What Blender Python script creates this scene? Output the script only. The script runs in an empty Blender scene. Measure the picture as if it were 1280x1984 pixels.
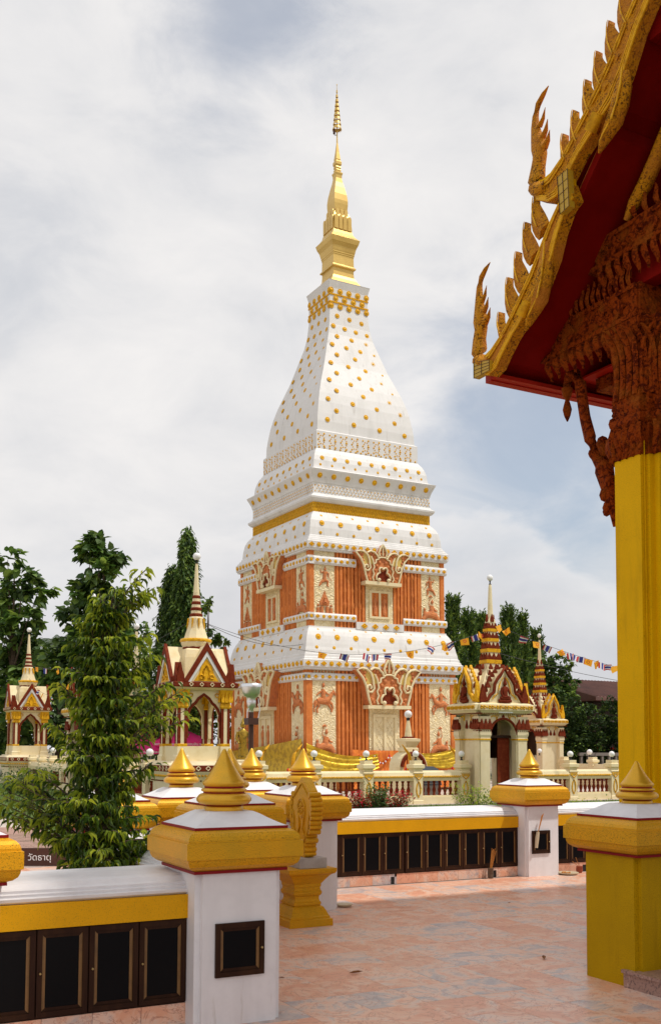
import bpy, math, random
from mathutils import Vector, Matrix
random.seed(7)
sc = bpy.context.scene
R = math.radians
C = sc.collection
# ------------------------------------------------------------------ camera
TH, PI_, RO = R(27.77), 0.0631094, 0.0041593
def cam2w(a, b, c):
    a, c = a*math.cos(RO)-c*math.sin(RO), a*math.sin(RO)+c*math.cos(RO)
    y = b*math.cos(PI_)-c*math.sin(PI_); z = b*math.sin(PI_)+c*math.cos(PI_)
    return Vector((a*math.cos(TH)+y*math.sin(TH), -a*math.sin(TH)+y*math.cos(TH), z))
cam = bpy.data.objects.new('camera', bpy.data.cameras.new('camera')); C.objects.link(cam)
rt, up, fw = cam2w(1, 0, 0), cam2w(0, 0, 1), cam2w(0, 1, 0)
cm = Matrix((( rt.x, up.x, -fw.x, 0), (rt.y, up.y, -fw.y, 0), (rt.z, up.z, -fw.z, 1.6), (0, 0, 0, 1)))
cam.matrix_world = cm
cam.data.sensor_fit = 'HORIZONTAL'; cam.data.sensor_width = 36
cam.data.lens = 1985.5/1280*36; cam.data.shift_y = (1323.1-992)/1280
cam.data.clip_start = .05; cam.data.clip_end = 2000
sc.camera = cam
# ------------------------------------------------------------------ light
SUN = Vector((.42, -.36, 1.0)).normalized()
sun = bpy.data.objects.new('sun', bpy.data.lights.new('sun', 'SUN')); C.objects.link(sun)
sun.data.energy = 2.9; sun.data.angle = R(2.2); sun.data.color = (1, .95, .87)
sun.rotation_euler = SUN.to_track_quat('Z', 'Y').to_euler()
world = bpy.data.worlds.new('World'); sc.world = world; world.use_nodes = True
def build_sky():
    nt = world.node_tree; N = nt.nodes; Lk = nt.links; N.clear()
    out = N.new('ShaderNodeOutputWorld'); bg = N.new('ShaderNodeBackground'); Lk.new(bg.outputs[0], out.inputs[0])
    bg.inputs['Strength'].default_value = .1
    sky = N.new('ShaderNodeTexSky'); sky.sky_type = 'NISHITA'; sky.sun_disc = False
    sky.sun_elevation = math.asin(SUN.z); sky.sun_rotation = math.atan2(SUN.x, SUN.y)
    tc = N.new('ShaderNodeTexCoord')
    def mth(op, a, b=None, clamp=False):
        n = N.new('ShaderNodeMath'); n.operation = op; n.use_clamp = clamp
        for i, q in enumerate((a, b)):
            if q is None: continue
            if isinstance(q, (int, float)): n.inputs[i].default_value = q
            else: Lk.new(q, n.inputs[i])
        return n.outputs[0]
    def ramp(v, a, b):
        n = N.new('ShaderNodeMapRange'); n.interpolation_type = 'SMOOTHSTEP'
        Lk.new(v, n.inputs['Value']); n.inputs['From Min'].default_value = a; n.inputs['From Max'].default_value = b
        return n.outputs['Result']
    def noise(vec, sc_, det, rough, dist=0):
        n = N.new('ShaderNodeTexNoise'); Lk.new(vec, n.inputs['Vector']); n.inputs['Scale'].default_value = sc_
        n.inputs['Detail'].default_value = det; n.inputs['Roughness'].default_value = rough; n.inputs['Distortion'].default_value = dist
        return n.outputs['Fac']
    d = tc.outputs['Generated']
    mp = N.new('ShaderNodeMapping'); Lk.new(d, mp.inputs[0]); mp.inputs['Scale'].default_value = (1, 1, 1.9); mp.inputs['Location'].default_value = (3.1, .7, 1.3)
    big = noise(mp.outputs[0], 2.4, 5, .5, .3)
    fine = noise(mp.outputs[0], 7.5, 9, .58, .4)
    # an opening in the overcast, low to the right
    def dist_to(u, v):
        w = cam2w((u-640)/1985.5, 1, (1323.1-v)/1985.5).normalized()
        n = N.new('ShaderNodeVectorMath'); n.operation = 'DISTANCE'; Lk.new(d, n.inputs[0]); n.inputs[1].default_value = w
        return n.outputs['Value']
    hole = ramp(mth('ADD', dist_to(1040, 850), mth('MULTIPLY', mth('SUBTRACT', fine, .5), .22)), .20, .03)
    hole2 = ramp(mth('ADD', dist_to(470, 20), mth('MULTIPLY', mth('SUBTRACT', fine, .5), .22)), .12, .0)
    gaps = ramp(mth('ADD', mth('MULTIPLY', big, .6), mth('MULTIPLY', fine, .4)), .50, .36)
    blue = mth('MAXIMUM', mth('MULTIPLY', hole, .62), mth('MAXIMUM', mth('MULTIPLY', gaps, .10), mth('MULTIPLY', hole2, .5)), True)
    # cloud shade
    cr = N.new('ShaderNodeValToRGB'); e = cr.color_ramp.elements
    e[0].position = .30; e[0].color = (6.7, 6.8, 7.1, 1); e[1].position = .64; e[1].color = (9.0, 8.8, 8.7, 1)
    m_ = cr.color_ramp.elements.new(.47); m_.color = (7.9, 7.85, 7.95, 1)
    Lk.new(mth('ADD', mth('MULTIPLY', big, .45), mth('MULTIPLY', fine, .55)), cr.inputs[0])
    # heaped cloud bank near the horizon
    sep = N.new('ShaderNodeSeparateXYZ'); Lk.new(d, sep.inputs[0])
    cum = noise(mp.outputs[0], 5.5, 10, .5, .0)
    edge = mth('SUBTRACT', mth('ADD', .195, mth('MULTIPLY', mth('SUBTRACT', cum, .5), .30)), sep.outputs['Z'])
    bank = ramp(edge, -.004, .022)
    bankshade = N.new('ShaderNodeValToRGB'); e = bankshade.color_ramp.elements
    e[0].position = .0; e[0].color = (9.0, 8.8, 8.7, 1); e[1].position = .10; e[1].color = (6.0, 6.05, 6.4, 1)
    Lk.new(edge, bankshade.inputs[0])
    def mix(f, a, b):
        n = N.new('ShaderNodeMix'); n.data_type = 'RGBA'; Lk.new(f, n.inputs[0]); Lk.new(a, n.inputs[6]); Lk.new(b, n.inputs[7]); return n.outputs[2]
    skyc = N.new('ShaderNodeMix'); skyc.data_type = 'RGBA'; skyc.blend_type = 'MULTIPLY'; skyc.inputs[0].default_value = 1
    Lk.new(sky.outputs[0], skyc.inputs[6]); skyc.inputs[7].default_value = (1.25, 1.25, 1.2, 1)
    c1 = mix(blue, cr.outputs[0], skyc.outputs[2])
    c2 = mix(mth('MULTIPLY', bank, .6), c1, bankshade.outputs[0])
    Lk.new(c2, bg.inputs['Color'])
build_sky()
sc.view_settings.view_transform = 'Standard'; sc.view_settings.look = 'None'
sc.view_settings.gamma = 1; sc.view_settings.exposure = 0.0; sc.view_settings.use_curve_mapping = False
sc.cycles.max_bounces = 6; sc.cycles.diffuse_bounces = 3; sc.cycles.glossy_bounces = 3

# ------------------------------------------------------------------ materials
MT = {}
def mat(name, col, rough=.6, metal=0., noise=None, bump=None, speck=None, spec=.5, coat=0., transl=None, island=0., objvar=0.):
    m = bpy.data.materials.new(name); m.use_nodes = True; nt = m.node_tree; N = nt.nodes; L = nt.links
    b = N['Principled BSDF']; b.inputs['Roughness'].default_value = rough; b.inputs['Metallic'].default_value = metal
    b.inputs['Specular IOR Level'].default_value = spec
    if coat: b.inputs['Coat Weight'].default_value = coat; b.inputs['Coat Roughness'].default_value = .25
    b.inputs['Base Color'].default_value = (*col, 1)
    geo = N.new('ShaderNodeNewGeometry'); pos = geo.outputs['Position']
    cur = None
    def rgb(c):
        n = N.new('ShaderNodeRGB'); n.outputs[0].default_value = (*c, 1); return n.outputs[0]
    def mixc(f, a, c2, blend='MIX'):
        n = N.new('ShaderNodeMix'); n.data_type = 'RGBA'; n.blend_type = blend
        if isinstance(f, float): n.inputs[0].default_value = f
        else: L.new(f, n.inputs[0])
        L.new(a, n.inputs[6]); L.new(c2, n.inputs[7]); return n.outputs[2]
    def nz(scale, det=5, rough_=.55, stretch=None, dist=0):
        n = N.new('ShaderNodeTexNoise'); n.inputs['Scale'].default_value = scale; n.inputs['Detail'].default_value = det
        n.inputs['Roughness'].default_value = rough_; n.inputs['Distortion'].default_value = dist
        if stretch:
            mp = N.new('ShaderNodeMapping'); mp.inputs['Scale'].default_value = stretch; L.new(pos, mp.inputs[0]); L.new(mp.outputs[0], n.inputs['Vector'])
        else: L.new(pos, n.inputs['Vector'])
        return n.outputs['Fac']
    def rmp(v, a, bb):
        n = N.new('ShaderNodeMapRange'); L.new(v, n.inputs['Value']); n.inputs['From Min'].default_value = a; n.inputs['From Max'].default_value = bb
        return n.outputs['Result']
    cur = rgb(col)
    if noise:   # list of (color, scale, lo, hi, stretch)
        for q in noise:
            c2, s_, lo, hi = q[:4]; st = q[4] if len(q) > 4 else None; ds = q[5] if len(q) > 5 else 0
            cur = mixc(rmp(nz(s_, 6, .6, st, ds), lo, hi), cur, rgb(c2))
    if speck:   # (color, scale, lo, hi)
        c2, s_, lo, hi = speck
        cur = mixc(rmp(nz(s_, 2, .5), lo, hi), cur, rgb(c2))
    if island or objvar:
        src = geo.outputs['Random Per Island'] if island else N.new('ShaderNodeObjectInfo').outputs['Random']
        h = N.new('ShaderNodeHueSaturation'); k = island or objvar
        r1 = N.new('ShaderNodeMapRange'); L.new(src, r1.inputs['Value']); r1.inputs['To Min'].default_value = 1-k; r1.inputs['To Max'].default_value = 1+k
        L.new(r1.outputs['Result'], h.inputs['Value']); L.new(cur, h.inputs['Color'])
        r2 = N.new('ShaderNodeMapRange'); L.new(src, r2.inputs['Value']); r2.inputs['To Min'].default_value = .5+k*.05; r2.inputs['To Max'].default_value = .5-k*.05
        L.new(r2.outputs['Result'], h.inputs['Hue'])
        cur = h.outputs[0]
    L.new(cur, b.inputs['Base Color'])
    if bump:    # (kind, scale, strength, distance)
        kind, s_, st, dd = bump
        if kind == 'voro':
            n = N.new('ShaderNodeTexVoronoi'); n.feature = 'SMOOTH_F1'; n.inputs['Scale'].default_value = s_; L.new(pos, n.inputs['Vector']); hgt = n.outputs['Distance']
        elif kind == 'worm':
            f = nz(s_, 1.5, .4, None, .6)
            n = N.new('ShaderNodeMath'); n.operation = 'PINGPONG'; n.inputs[1].default_value = .07; L.new(f, n.inputs[0])
            n2 = N.new('ShaderNodeMath'); n2.operation = 'MULTIPLY'; n2.inputs[1].default_value = 14; L.new(n.outputs[0], n2.inputs[0]); hgt = n2.outputs[0]
        else: hgt = nz(s_, 5, .6)
        bp = N.new('ShaderNodeBump'); bp.inputs['Strength'].default_value = st; bp.inputs['Distance'].default_value = dd
        L.new(hgt, bp.inputs['Height']); L.new(bp.outputs[0], b.inputs['Normal'])
        if kind == 'worm':   # low parts of the relief get a darker, yellower tone
            cur2 = mixc(rmp(hgt, .35, .0), cur, rgb((col[0]*.88, col[1]*.80, col[2]*.60))); L.new(cur2, b.inputs['Base Color'])
    if transl:
        t = N.new('ShaderNodeBsdfTranslucent'); ms = N.new('ShaderNodeMixShader'); ms.inputs[0].default_value = transl
        hh = N.new('ShaderNodeHueSaturation'); hh.inputs['Value'].default_value = 1.6; hh.inputs['Hue'].default_value = .48; L.new(cur, hh.inputs['Color']); L.new(hh.outputs[0], t.inputs['Color'])
        L.new(b.outputs[0], ms.inputs[1]); L.new(t.outputs[0], ms.inputs[2]); L.new(ms.outputs[0], N['Material Output'].inputs[0])
    MT[name] = m; return m
mat('gold_paint', (.78, .37, .007), .40, .22, [((.60, .33, .012), 3, .4, .7)], ('n', 260, .3, .003), ((.26, .14, .006), 200, .54, .66), .25)
mat('gold_smooth', (.80, .42, .018), .34, .4, [((.58, .34, .02), 4, .4, .7)], ('n', 180, .12, .002), ((.34, .21, .03), 300, .60, .72))
mat('gold_leaf', (.80, .43, .012), .45, .05, [((.52, .24, .006), 14, .47, .66)], ('n', 40, .35, .02), None, .2)
mat('gold_spire', (.74, .50, .14), .38, .4, [((.62, .40, .10), 1.5, .35, .7)], None)
mat('gold_mosaic', (.52, .32, .012), .5, .0, [((.45, .28, .03), 30, .5, .65)], ('n', 90, .4, .005))
mat('gold_carved', (.62, .27, .006), .55, .0, [((.13, .05, .006), 34, .51, .58, None, 1.5), ((.52, .19, .02), 3, .45, .65)], ('n', 46, .9, .02), None, .1)
mat('yellow_band', (.74, .37, .005), .5, .0, [((.66, .33, .005), 4, .4, .7)], ('n', 200, .3, .003), ((.45, .25, .01), 210, .58, .66), .12)
mat('yellow_column', (.82, .47, .001), .6, .0, [((.72, .40, .001), 1.6, .35, .7), ((.52, .29, .003), 4, .52, .85, (2, 2, .3))], ('n', 230, .25, .003), ((.40, .24, .002), 190, .56, .66), .08)
mat('white_paint', (.79, .78, .80), .5, 0, [((.66, .65, .67), 2.6, .48, .8, (2, 2, .18)), ((.72, .71, .73), 11, .45, .8), ((.55, .52, .49), 9, .66, .82, (2, 2, .25))], ('n', 30, .08, .004))
mat('white_stucco', (.75, .735, .72), .6, 0, [((.60, .585, .565), 1.1, .50, .80, (1.6, 1.6, .22)), ((.70, .69, .66), 3.5, .5, .8), ((.45, .43, .40), 2.6, .60, .78, (2.5, 2.5, .12))], ('n', 12, .06, .02))
mat('red_paint', (.24, .006, .008), .5, 0, None, None, None, .2)
mat('cream_wall', (.78, .66, .43), .7, 0, [((.62, .52, .33), 2.2, .5, .8, (1, 1, .3)), ((.72, .58, .33), 6, .5, .75)], ('n', 30, .15, .01))
mat('cream_relief', (.88, .75, .48), .75, 0, [((.78, .62, .34), 5, .5, .75)], ('worm', 4.2, .55, .05))
mat('cream_plain', (.80, .68, .42), .7, 0, [((.70, .55, .28), 3, .5, .75)], ('n', 20, .2, .01))
mat('ochre_inner', (.66, .46, .12), .7, 0)
mat('terracotta', (.66, .205, .048), .75, 0, [((.54, .155, .04), 3, .45, .7), ((.72, .26, .08), 9, .5, .7), ((.40, .12, .04), 2.2, .56, .8, (2, 2, .2))], ('n', 30, .2, .01), None, .2)
mat('terracotta_relief', (.64, .215, .065), .8, 0, [((.46, .15, .06), 8, .45, .7)], ('n', 14, .7, .05))
mat('maroon', (.16, .024, .009), .7, 0, [((.22, .045, .016), 12, .45, .7)], ('n', 40, .6, .012), None, .08)
mat('marble', (.60, .42, .34), .26, 0, None, None)
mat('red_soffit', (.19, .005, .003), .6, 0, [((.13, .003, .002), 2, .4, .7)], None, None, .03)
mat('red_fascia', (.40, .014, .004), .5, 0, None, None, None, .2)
mat('carved_red', (.30, .048, .004), .65, 0, [((.09, .010, .002), 24, .47, .58, None, 1.0), ((.32, .08, .008), 5, .5, .7)], ('n', 40, 1., .035), None, .05)
mat('wood_dark', (.026, .009, .004), .5, 0, [((.045, .018, .007), 10, .45, .7, (1, 1, .2))], ('n', 60, .15, .003), None, .15)
mat('wood_light', (.20, .10, .028), .5, 0, [((.14, .07, .02), 14, .45, .7)])
mat('black_glass', (.003, .003, .004), .3, 0, None, None, None, .12)
mat('black', (.012, .012, .012), .6)
mat('brass', (.60, .45, .2), .3, .9)
mat('chrome', (.80, .81, .83), .32, 1.)
mat('brown_metal', (.07, .025, .015), .5, .2)
mat('globe_white', (.85, .85, .84), .25, 0)
mat('grey_stone', (.42, .39, .36), .55, 0, [((.32, .29, .27), 8, .45, .7)], ('n', 40, .3, .004))
mat('grout', (.42, .33, .29), .8)
mat('granite', (.36, .22, .18), .3, 0, [((.16, .10, .09), 60, .5, .62), ((.5, .36, .3), 35, .55, .7)])
mat('grass', (.10, .17, .03), .9, 0, [((.16, .2, .05), 1.2, .4, .7), ((.05, .10, .02), 20, .45, .65)], ('n', 60, 1., .04))
mat('earth', (.22, .16, .11), .9, 0, [((.12, .14, .05), .2, .45, .6), ((.3, .25, .2), .8, .5, .7)])
mat('pale_concrete', (.55, .47, .40), .7, 0, [((.42, .35, .3), 1.5, .4, .7)], ('n', 20, .3, .01))
mat('paving_brick', (.36, .22, .17), .85, 0, [((.28, .17, .13), 3, .4, .7)], ('n', 40, .4, .01), None, .5, 0, None, 0, .22)
mat('bark', (.13, .09, .06), .9, 0, [((.07, .05, .035), 12, .45, .65)], ('n', 30, .8, .02))
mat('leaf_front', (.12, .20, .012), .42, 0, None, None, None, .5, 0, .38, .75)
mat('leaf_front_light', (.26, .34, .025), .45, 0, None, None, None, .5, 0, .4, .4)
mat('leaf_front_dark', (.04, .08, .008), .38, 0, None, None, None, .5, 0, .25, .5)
mat('leaf_teak', (.10, .19, .03), .5, 0, None, None, None, .5, 0, .35, .6)
mat('leaf_dark', (.05, .10, .02), .6, 0, None, None, None, .5, 0, .25, .6)
mat('leaf_conifer', (.11, .19, .03), .7, 0, None, None, None, .3, 0, .2, .6)
mat('leaf_hedge', (.022, .05, .010), .7, 0, None, None, None, .3, 0, .15, .6)
mat('leaf_palm', (.06, .10, .04), .45, 0, None, None, None, .5, 0, .2, .5)
mat('leaf_shrub', (.10, .18, .04), .5, 0, None, None, None, .5, 0, .35, .5)
mat('petal_red', (.50, .018, .008), .7, 0, None, None, None, .1, 0, .1, .5)
mat('pink_cloth', (.72, .03, .20), .6, 0, None, None, None, .5, 0, .25)
mat('white_print', (.85, .85, .85), .6)
mat('flag_red', (.55, .02, .03), .7); mat('flag_white', (.8, .8, .8), .7); mat('flag_blue', (.03, .04, .28), .7)
mat('flag_yellow', (.85, .45, .02), .7, 0, None, None, None, .5, 0, .3)
mat('gold_cloth', (.74, .50, .03), .3, .5, [((.5, .30, .02), 5, .45, .6)], ('n', 14, .6, .03))
mat('orange_cloth', (.80, .22, .02), .7, 0, [((.6, .13, .01), 3, .45, .6, (3, 3, .4))], ('n', 9, .6, .04))
mat('roof_brown', (.17, .075, .06), .5, .1, [((.10, .05, .045), 1.2, .4, .7)])
mat('timber_dark', (.035, .018, .014), .8); mat('house_grey', (.20, .17, .15), .8)
mat('plaque', (.10, .13, .17), .4); mat('wire', (.03, .03, .035), .5)
mat('bronze_gold', (.42, .27, .03), .35, .6, [((.1, .08, .02), 14, .5, .65)])
mat('terracotta_pot', (.30, .07, .03), .7); mat('incense', (.55, .22, .04), .8); mat('pale_clay', (.55, .45, .3), .6)
mat('dry_leaf', (.25, .10, .03), .8)
mat('roof_tile_orange', (.5, .14, .03), .5)
def marble_nodes():
    m = MT['marble']; nt = m.node_tree; N = nt.nodes; L = nt.links; b = N['Principled BSDF']
    geo = N.new('ShaderNodeNewGeometry'); oi = N.new('ShaderNodeObjectInfo')
    wn = N.new('ShaderNodeTexWhiteNoise'); wn.noise_dimensions = '1D'; L.new(oi.outputs['Random'], wn.inputs['W'])
    sc_ = N.new('ShaderNodeVectorMath'); sc_.operation = 'SCALE'; sc_.inputs['Scale'].default_value = 30; L.new(wn.outputs['Color'], sc_.inputs[0])
    ad = N.new('ShaderNodeVectorMath'); ad.operation = 'ADD'; L.new(geo.outputs['Position'], ad.inputs[0]); L.new(sc_.outputs[0], ad.inputs[1])
    def noise(s, d, r, ds):
        n = N.new('ShaderNodeTexNoise'); L.new(ad.outputs[0], n.inputs['Vector']); n.inputs['Scale'].default_value = s; n.inputs['Detail'].default_value = d
        n.inputs['Roughness'].default_value = r; n.inputs['Distortion'].default_value = ds; return n.outputs['Fac']
    cr = N.new('ShaderNodeValToRGB'); e = cr.color_ramp.elements
    e[0].position = .24; e[0].color = (.40, .38, .40, 1); e[1].position = .76; e[1].color = (.74, .34, .22, 1)
    for p, c in ((.36, (.56, .47, .44)), (.44, (.76, .54, .43)), (.52, (.80, .49, .35)), (.61, (.76, .38, .24))):
        q = e.new(p); q.color = (*c, 1)
    mixv = N.new('ShaderNodeMath'); mixv.operation = 'MULTIPLY_ADD'; mixv.inputs[1].default_value = .22
    sub = N.new('ShaderNodeMath'); sub.operation = 'SUBTRACT'; sub.inputs[1].default_value = .5; L.new(oi.outputs['Random'], sub.inputs[0])
    mixv.inputs[1].default_value = .24; L.new(sub.outputs[0], mixv.inputs[0]); L.new(noise(3.4, 7, .66, 1.5), mixv.inputs[2]); L.new(mixv.outputs[0], cr.inputs[0])
    # thin veins
    v = noise(4.5, 5, .6, 2.2); ab = N.new('ShaderNodeMath'); ab.operation = 'SUBTRACT'; ab.inputs[1].default_value = .5; L.new(v, ab.inputs[0])
    a2 = N.new('ShaderNodeMath'); a2.operation = 'ABSOLUTE'; L.new(ab.outputs[0], a2.inputs[0])
    mr = N.new('ShaderNodeMapRange'); L.new(a2.outputs[0], mr.inputs['Value']); mr.inputs['From Min'].default_value = .02; mr.inputs['From Max'].default_value = 0; mr.inputs['To Max'].default_value = .75
    mx = N.new('ShaderNodeMix'); mx.data_type = 'RGBA'; L.new(mr.outputs[0], mx.inputs[0]); L.new(cr.outputs[0], mx.inputs[6]); mx.inputs[7].default_value = (.42, .16, .11, 1)
    v2 = noise(1.1, 7, .65, .8); m2 = N.new('ShaderNodeMapRange'); L.new(v2, m2.inputs['Value']); m2.inputs['From Min'].default_value = .5; m2.inputs['From Max'].default_value = .75; m2.inputs['To Max'].default_value = .3
    mx2 = N.new('ShaderNodeMix'); mx2.data_type = 'RGBA'; L.new(m2.outputs[0], mx2.inputs[0]); L.new(mx.outputs[2], mx2.inputs[6]); mx2.inputs[7].default_value = (.40, .30, .26, 1)
    L.new(mx2.outputs[2], b.inputs['Base Color'])
    mr3 = N.new('ShaderNodeMapRange'); L.new(noise(6, 4, .6, 0), mr3.inputs['Value']); mr3.inputs['To Min'].default_value = .22; mr3.inputs['To Max'].default_value = .5
    L.new(mr3.outputs[0], b.inputs['Roughness'])
marble_nodes()

# ------------------------------------------------------------------ mesh builder
class MB:
    def __init__(s): s.v = []; s.f = []; s.mi = []; s.sm = []
    def add(s, vs, fs, mi=0, smooth=False):
        o = len(s.v); s.v += [tuple(q) for q in vs]
        for f in fs: s.f.append(tuple(i+o for i in f)); s.mi.append(mi); s.sm.append(smooth)
        return s
    def box(s, x0, x1, y0, y1, z0, z1, mi=0):
        vs = [(x, y, z) for z in (z0, z1) for y in (y0, y1) for x in (x0, x1)]
        return s.add(vs, [(0, 2, 3, 1), (4, 5, 7, 6), (0, 1, 5, 4), (2, 6, 7, 3), (0, 4, 6, 2), (1, 3, 7, 5)], mi)
    def loft(s, secs, mi=0, cap=True, smooth=False):
        n = len(secs[0]); vs = [p for q in secs for p in q]; fs = []
        for k in range(len(secs)-1):
            for i in range(n):
                j = (i+1) % n; fs.append((k*n+i, k*n+j, (k+1)*n+j, (k+1)*n+i))
        s.add(vs, fs, mi, smooth)
        if cap:
            s.add(secs[0], [tuple(range(n-1, -1, -1))], mi); s.add(secs[-1], [tuple(range(n))], mi)
        return s
    def sq(s, prof, cx=0, cy=0, mi=0, cap=True, reb=0, hy=None):
        # square (or redented) sections: prof = [(halfwidth, z)]
        secs = []
        for h, z in prof:
            r = reb if not callable(reb) else reb(h)
            if r: p = [(-h, -h+r), (-h+r, -h+r), (-h+r, -h), (h-r, -h), (h-r, -h+r), (h, -h+r), (h, h-r), (h-r, h-r), (h-r, h), (-h+r, h), (-h+r, h-r), (-h, h-r)]
            else: p = [(-h, -h), (h, -h), (h, h), (-h, h)]
            secs.append([(cx+a, cy+b, z) for a, b in p])
        return s.loft(secs, mi, cap)
    def lathe(s, prof, n=24, cx=0, cy=0, mi=0, cap=True, smooth=True, ph=0):
        secs = [[(cx+max(r, 1e-4)*math.cos(ph+2*math.pi*i/n), cy+max(r, 1e-4)*math.sin(ph+2*math.pi*i/n), z) for i in range(n)] for r, z in prof]
        return s.loft(secs, mi, cap, smooth)
    def tube(s, pts, rad, n=8, mi=0, flat=1., side=None, smooth=True, cap=True):
        pts = [Vector(p) for p in pts]; secs = []
        for i, p in enumerate(pts):
            t = (pts[min(i+1, len(pts)-1)]-pts[max(i-1, 0)]).normalized()
            a = Vector(side) if side else (Vector((0, 0, 1)) if abs(t.z) < .9 else Vector((1, 0, 0)))
            u = t.cross(a).normalized(); w = u.cross(t).normalized()
            r = rad[i] if isinstance(rad, (list, tuple)) else rad
            secs.append([tuple(p+u*(r*math.cos(2*math.pi*k/n))+w*(r*flat*math.sin(2*math.pi*k/n))) for k in range(n)])
        return s.loft(secs, mi, cap, smooth)
    def prism(s, poly, f, d0, d1, mi=0):
        # poly 2D, f(a,b,d)->xyz
        n = len(poly); vs = [f(a, b, d0) for a, b in poly]+[f(a, b, d1) for a, b in poly]
        fs = [(i, (i+1) % n, n+(i+1) % n, n+i) for i in range(n)]
        s.add(vs, fs, mi); s.add(vs[:n], [tuple(range(n-1, -1, -1))], mi); s.add(vs[n:], [tuple(range(n))], mi)
        return s
    def ball(s, c, r, n=10, mi=0, sx=1, sy=1, sz=1):
        k = max(4, n//2); secs = []
        for i in range(k+1):
            a = math.pi*i/k; rr = max(math.sin(a), .01)*r
            secs.append([(c[0]+sx*rr*math.cos(2*math.pi*j/n), c[1]+sy*rr*math.sin(2*math.pi*j/n), c[2]-sz*r*math.cos(a)) for j in range(n)])
        return s.loft(secs, mi, True, True)
    def xf(s, M):
        s.v = [tuple(M @ Vector(p)) for p in s.v]; return s
    def mesh(s, name, mats):
        me = bpy.data.meshes.new(name); me.from_pydata(s.v, [], s.f)
        for m in (mats if isinstance(mats, (list, tuple)) else [mats]): me.materials.append(MT[m])
        me.polygons.foreach_set('material_index', s.mi); me.polygons.foreach_set('use_smooth', s.sm)
        me.update(); return me
def fixn(me):
    import bmesh
    bm = bmesh.new(); bm.from_mesh(me); bmesh.ops.recalc_face_normals(bm, faces=bm.faces); bm.to_mesh(me); bm.free()
def put(name, me, parent=None, M=None, **kw):
    o = bpy.data.objects.new(name, me); C.objects.link(o)
    if parent is not None: o.parent = parent
    if M is not None:
        o.matrix_local = M if isinstance(M, Matrix) else Matrix.Translation(M)
    for k, v in kw.items(): o[k] = v
    return o
def obj(name, mb, mats, parent=None, M=None, **kw):
    me = mb.mesh(name, mats); fixn(me); return put(name, me, parent, M, **kw)
def thing(name, label, cat, loc=(0, 0, 0), rz=0, group=None):
    o = bpy.data.objects.new(name, None); C.objects.link(o); o.empty_display_size = .2
    o.location = loc; o.rotation_euler = (0, 0, rz); o['label'] = label; o['category'] = cat
    if group: o['group'] = group
    return o
kids = {}
def copy_tree(o, label, loc, rz=None, group=None):
    def rec(a, par):
        c = a.copy(); C.objects.link(c)
        if par is not None: c.parent = par
        for ch in list(a.children): rec(ch, c)
        return c
    c = rec(o, None); c.location = loc; c['label'] = label
    if rz is not None: c.rotation_euler = (0, 0, rz)
    if group: c['group'] = group
    return c
def T(x, y, z): return Matrix.Translation((x, y, z))
def RZ(a): return Matrix.Rotation(a, 4, 'Z')

# ------------------------------------------------------------------ ground
g = MB(); g.add([(-300, -300, -.06), (500, -300, -.06), (500, 600, -.06), (-300, 600, -.06)], [(0, 1, 2, 3)])
obj('ground', g, 'earth', kind='structure')
g = MB(); g.box(-3, 30, -6, 10.62, -.3, -.006); g.box(-3, 4.8, 10.62, 14.2, -.3, -.0065)
floor = obj('terrace_floor', g, 'grout', kind='structure')
tile = MB(); e_ = .1991; tile.sq([(e_, -.0055), (e_, -.0008), (e_-.0025, 0.)])
tme = tile.mesh('marble_tile', 'marble'); fixn(tme)
def cam_uv(x, y, z):
    d = Vector((x, y, z-1.6)); b = d.dot(fw)
    return (640+1985.5*d.dot(rt)/b, 1323.1-1985.5*d.dot(up)/b) if b > .1 else (-9999, 0)
nt_ = 0; far = MB()
cand = []
for i in range(-4, 60):
    for j in range(-5, 36):
        x, y = .2+i*.4, .13+j*.4
        if y > 10.3: 
            if x > 4.4 or y > 14: continue
        u, v = cam_uv(x, y, 0)
        if -80 < u < 1380 and v < 2080: cand.append((x, y, u, v))
cand.sort(key=lambda q: q[0]*q[0]+q[1]*q[1])
for k, (x, y, u, v) in enumerate(cand):
    hidden = (u < 520 and y > 5.7 and x < 2.3)
    dz = random.uniform(-.0004, .0004)
    if nt_ < 290 and not hidden and u > 330 or (y > 10.6 and nt_ < 299):
        put('marble_tile', tme, floor, T(x, y, dz)); nt_ += 1
    else: far.box(x-e_, x+e_, y-e_, y+e_, -.0055, dz-.0002)
obj('marble_tile', far, 'marble', floor, kind='stuff')
g = MB(); g.box(-40, 1.6, 14.6, 60, -.2, -.012); g.box(1.6, 4.3, 14.6, 23.6, -.2, -.011)
pave = obj('brick_path', g, 'pale_concrete', kind='structure')
bk = MB(); bk.box(-.1, .1, -.05, .05, -.01, .004); bme = bk.mesh('paving_brick', 'paving_brick'); fixn(bme)
nb = 0; fb = MB()
for j in range(60):
    for i in range(-8, 22):
        x, y = i*.205+(j % 2)*.1, 14.7+j*.105
        u, v = cam_uv(x, y, 0)
        if x > 4.2 or u < -30 or u > 140: continue
        if nb < 280 and v > 1600: put('paving_brick', bme, pave, T(x, y, random.uniform(-.002, .002))); nb += 1
        else: fb.box(x-.1, x+.1, y-.05, y+.05, -.01, .004)
obj('paving_brick', fb, 'paving_brick', pave, kind='stuff')
g = MB(); g.box(4.35, 60, 11.1, 24.2, -.3, .0); g.box(4.35, 9, 24.2, 60, -.3, -.001)
obj('lawn_ground', g, 'grass', kind='structure')
g = MB()
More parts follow.
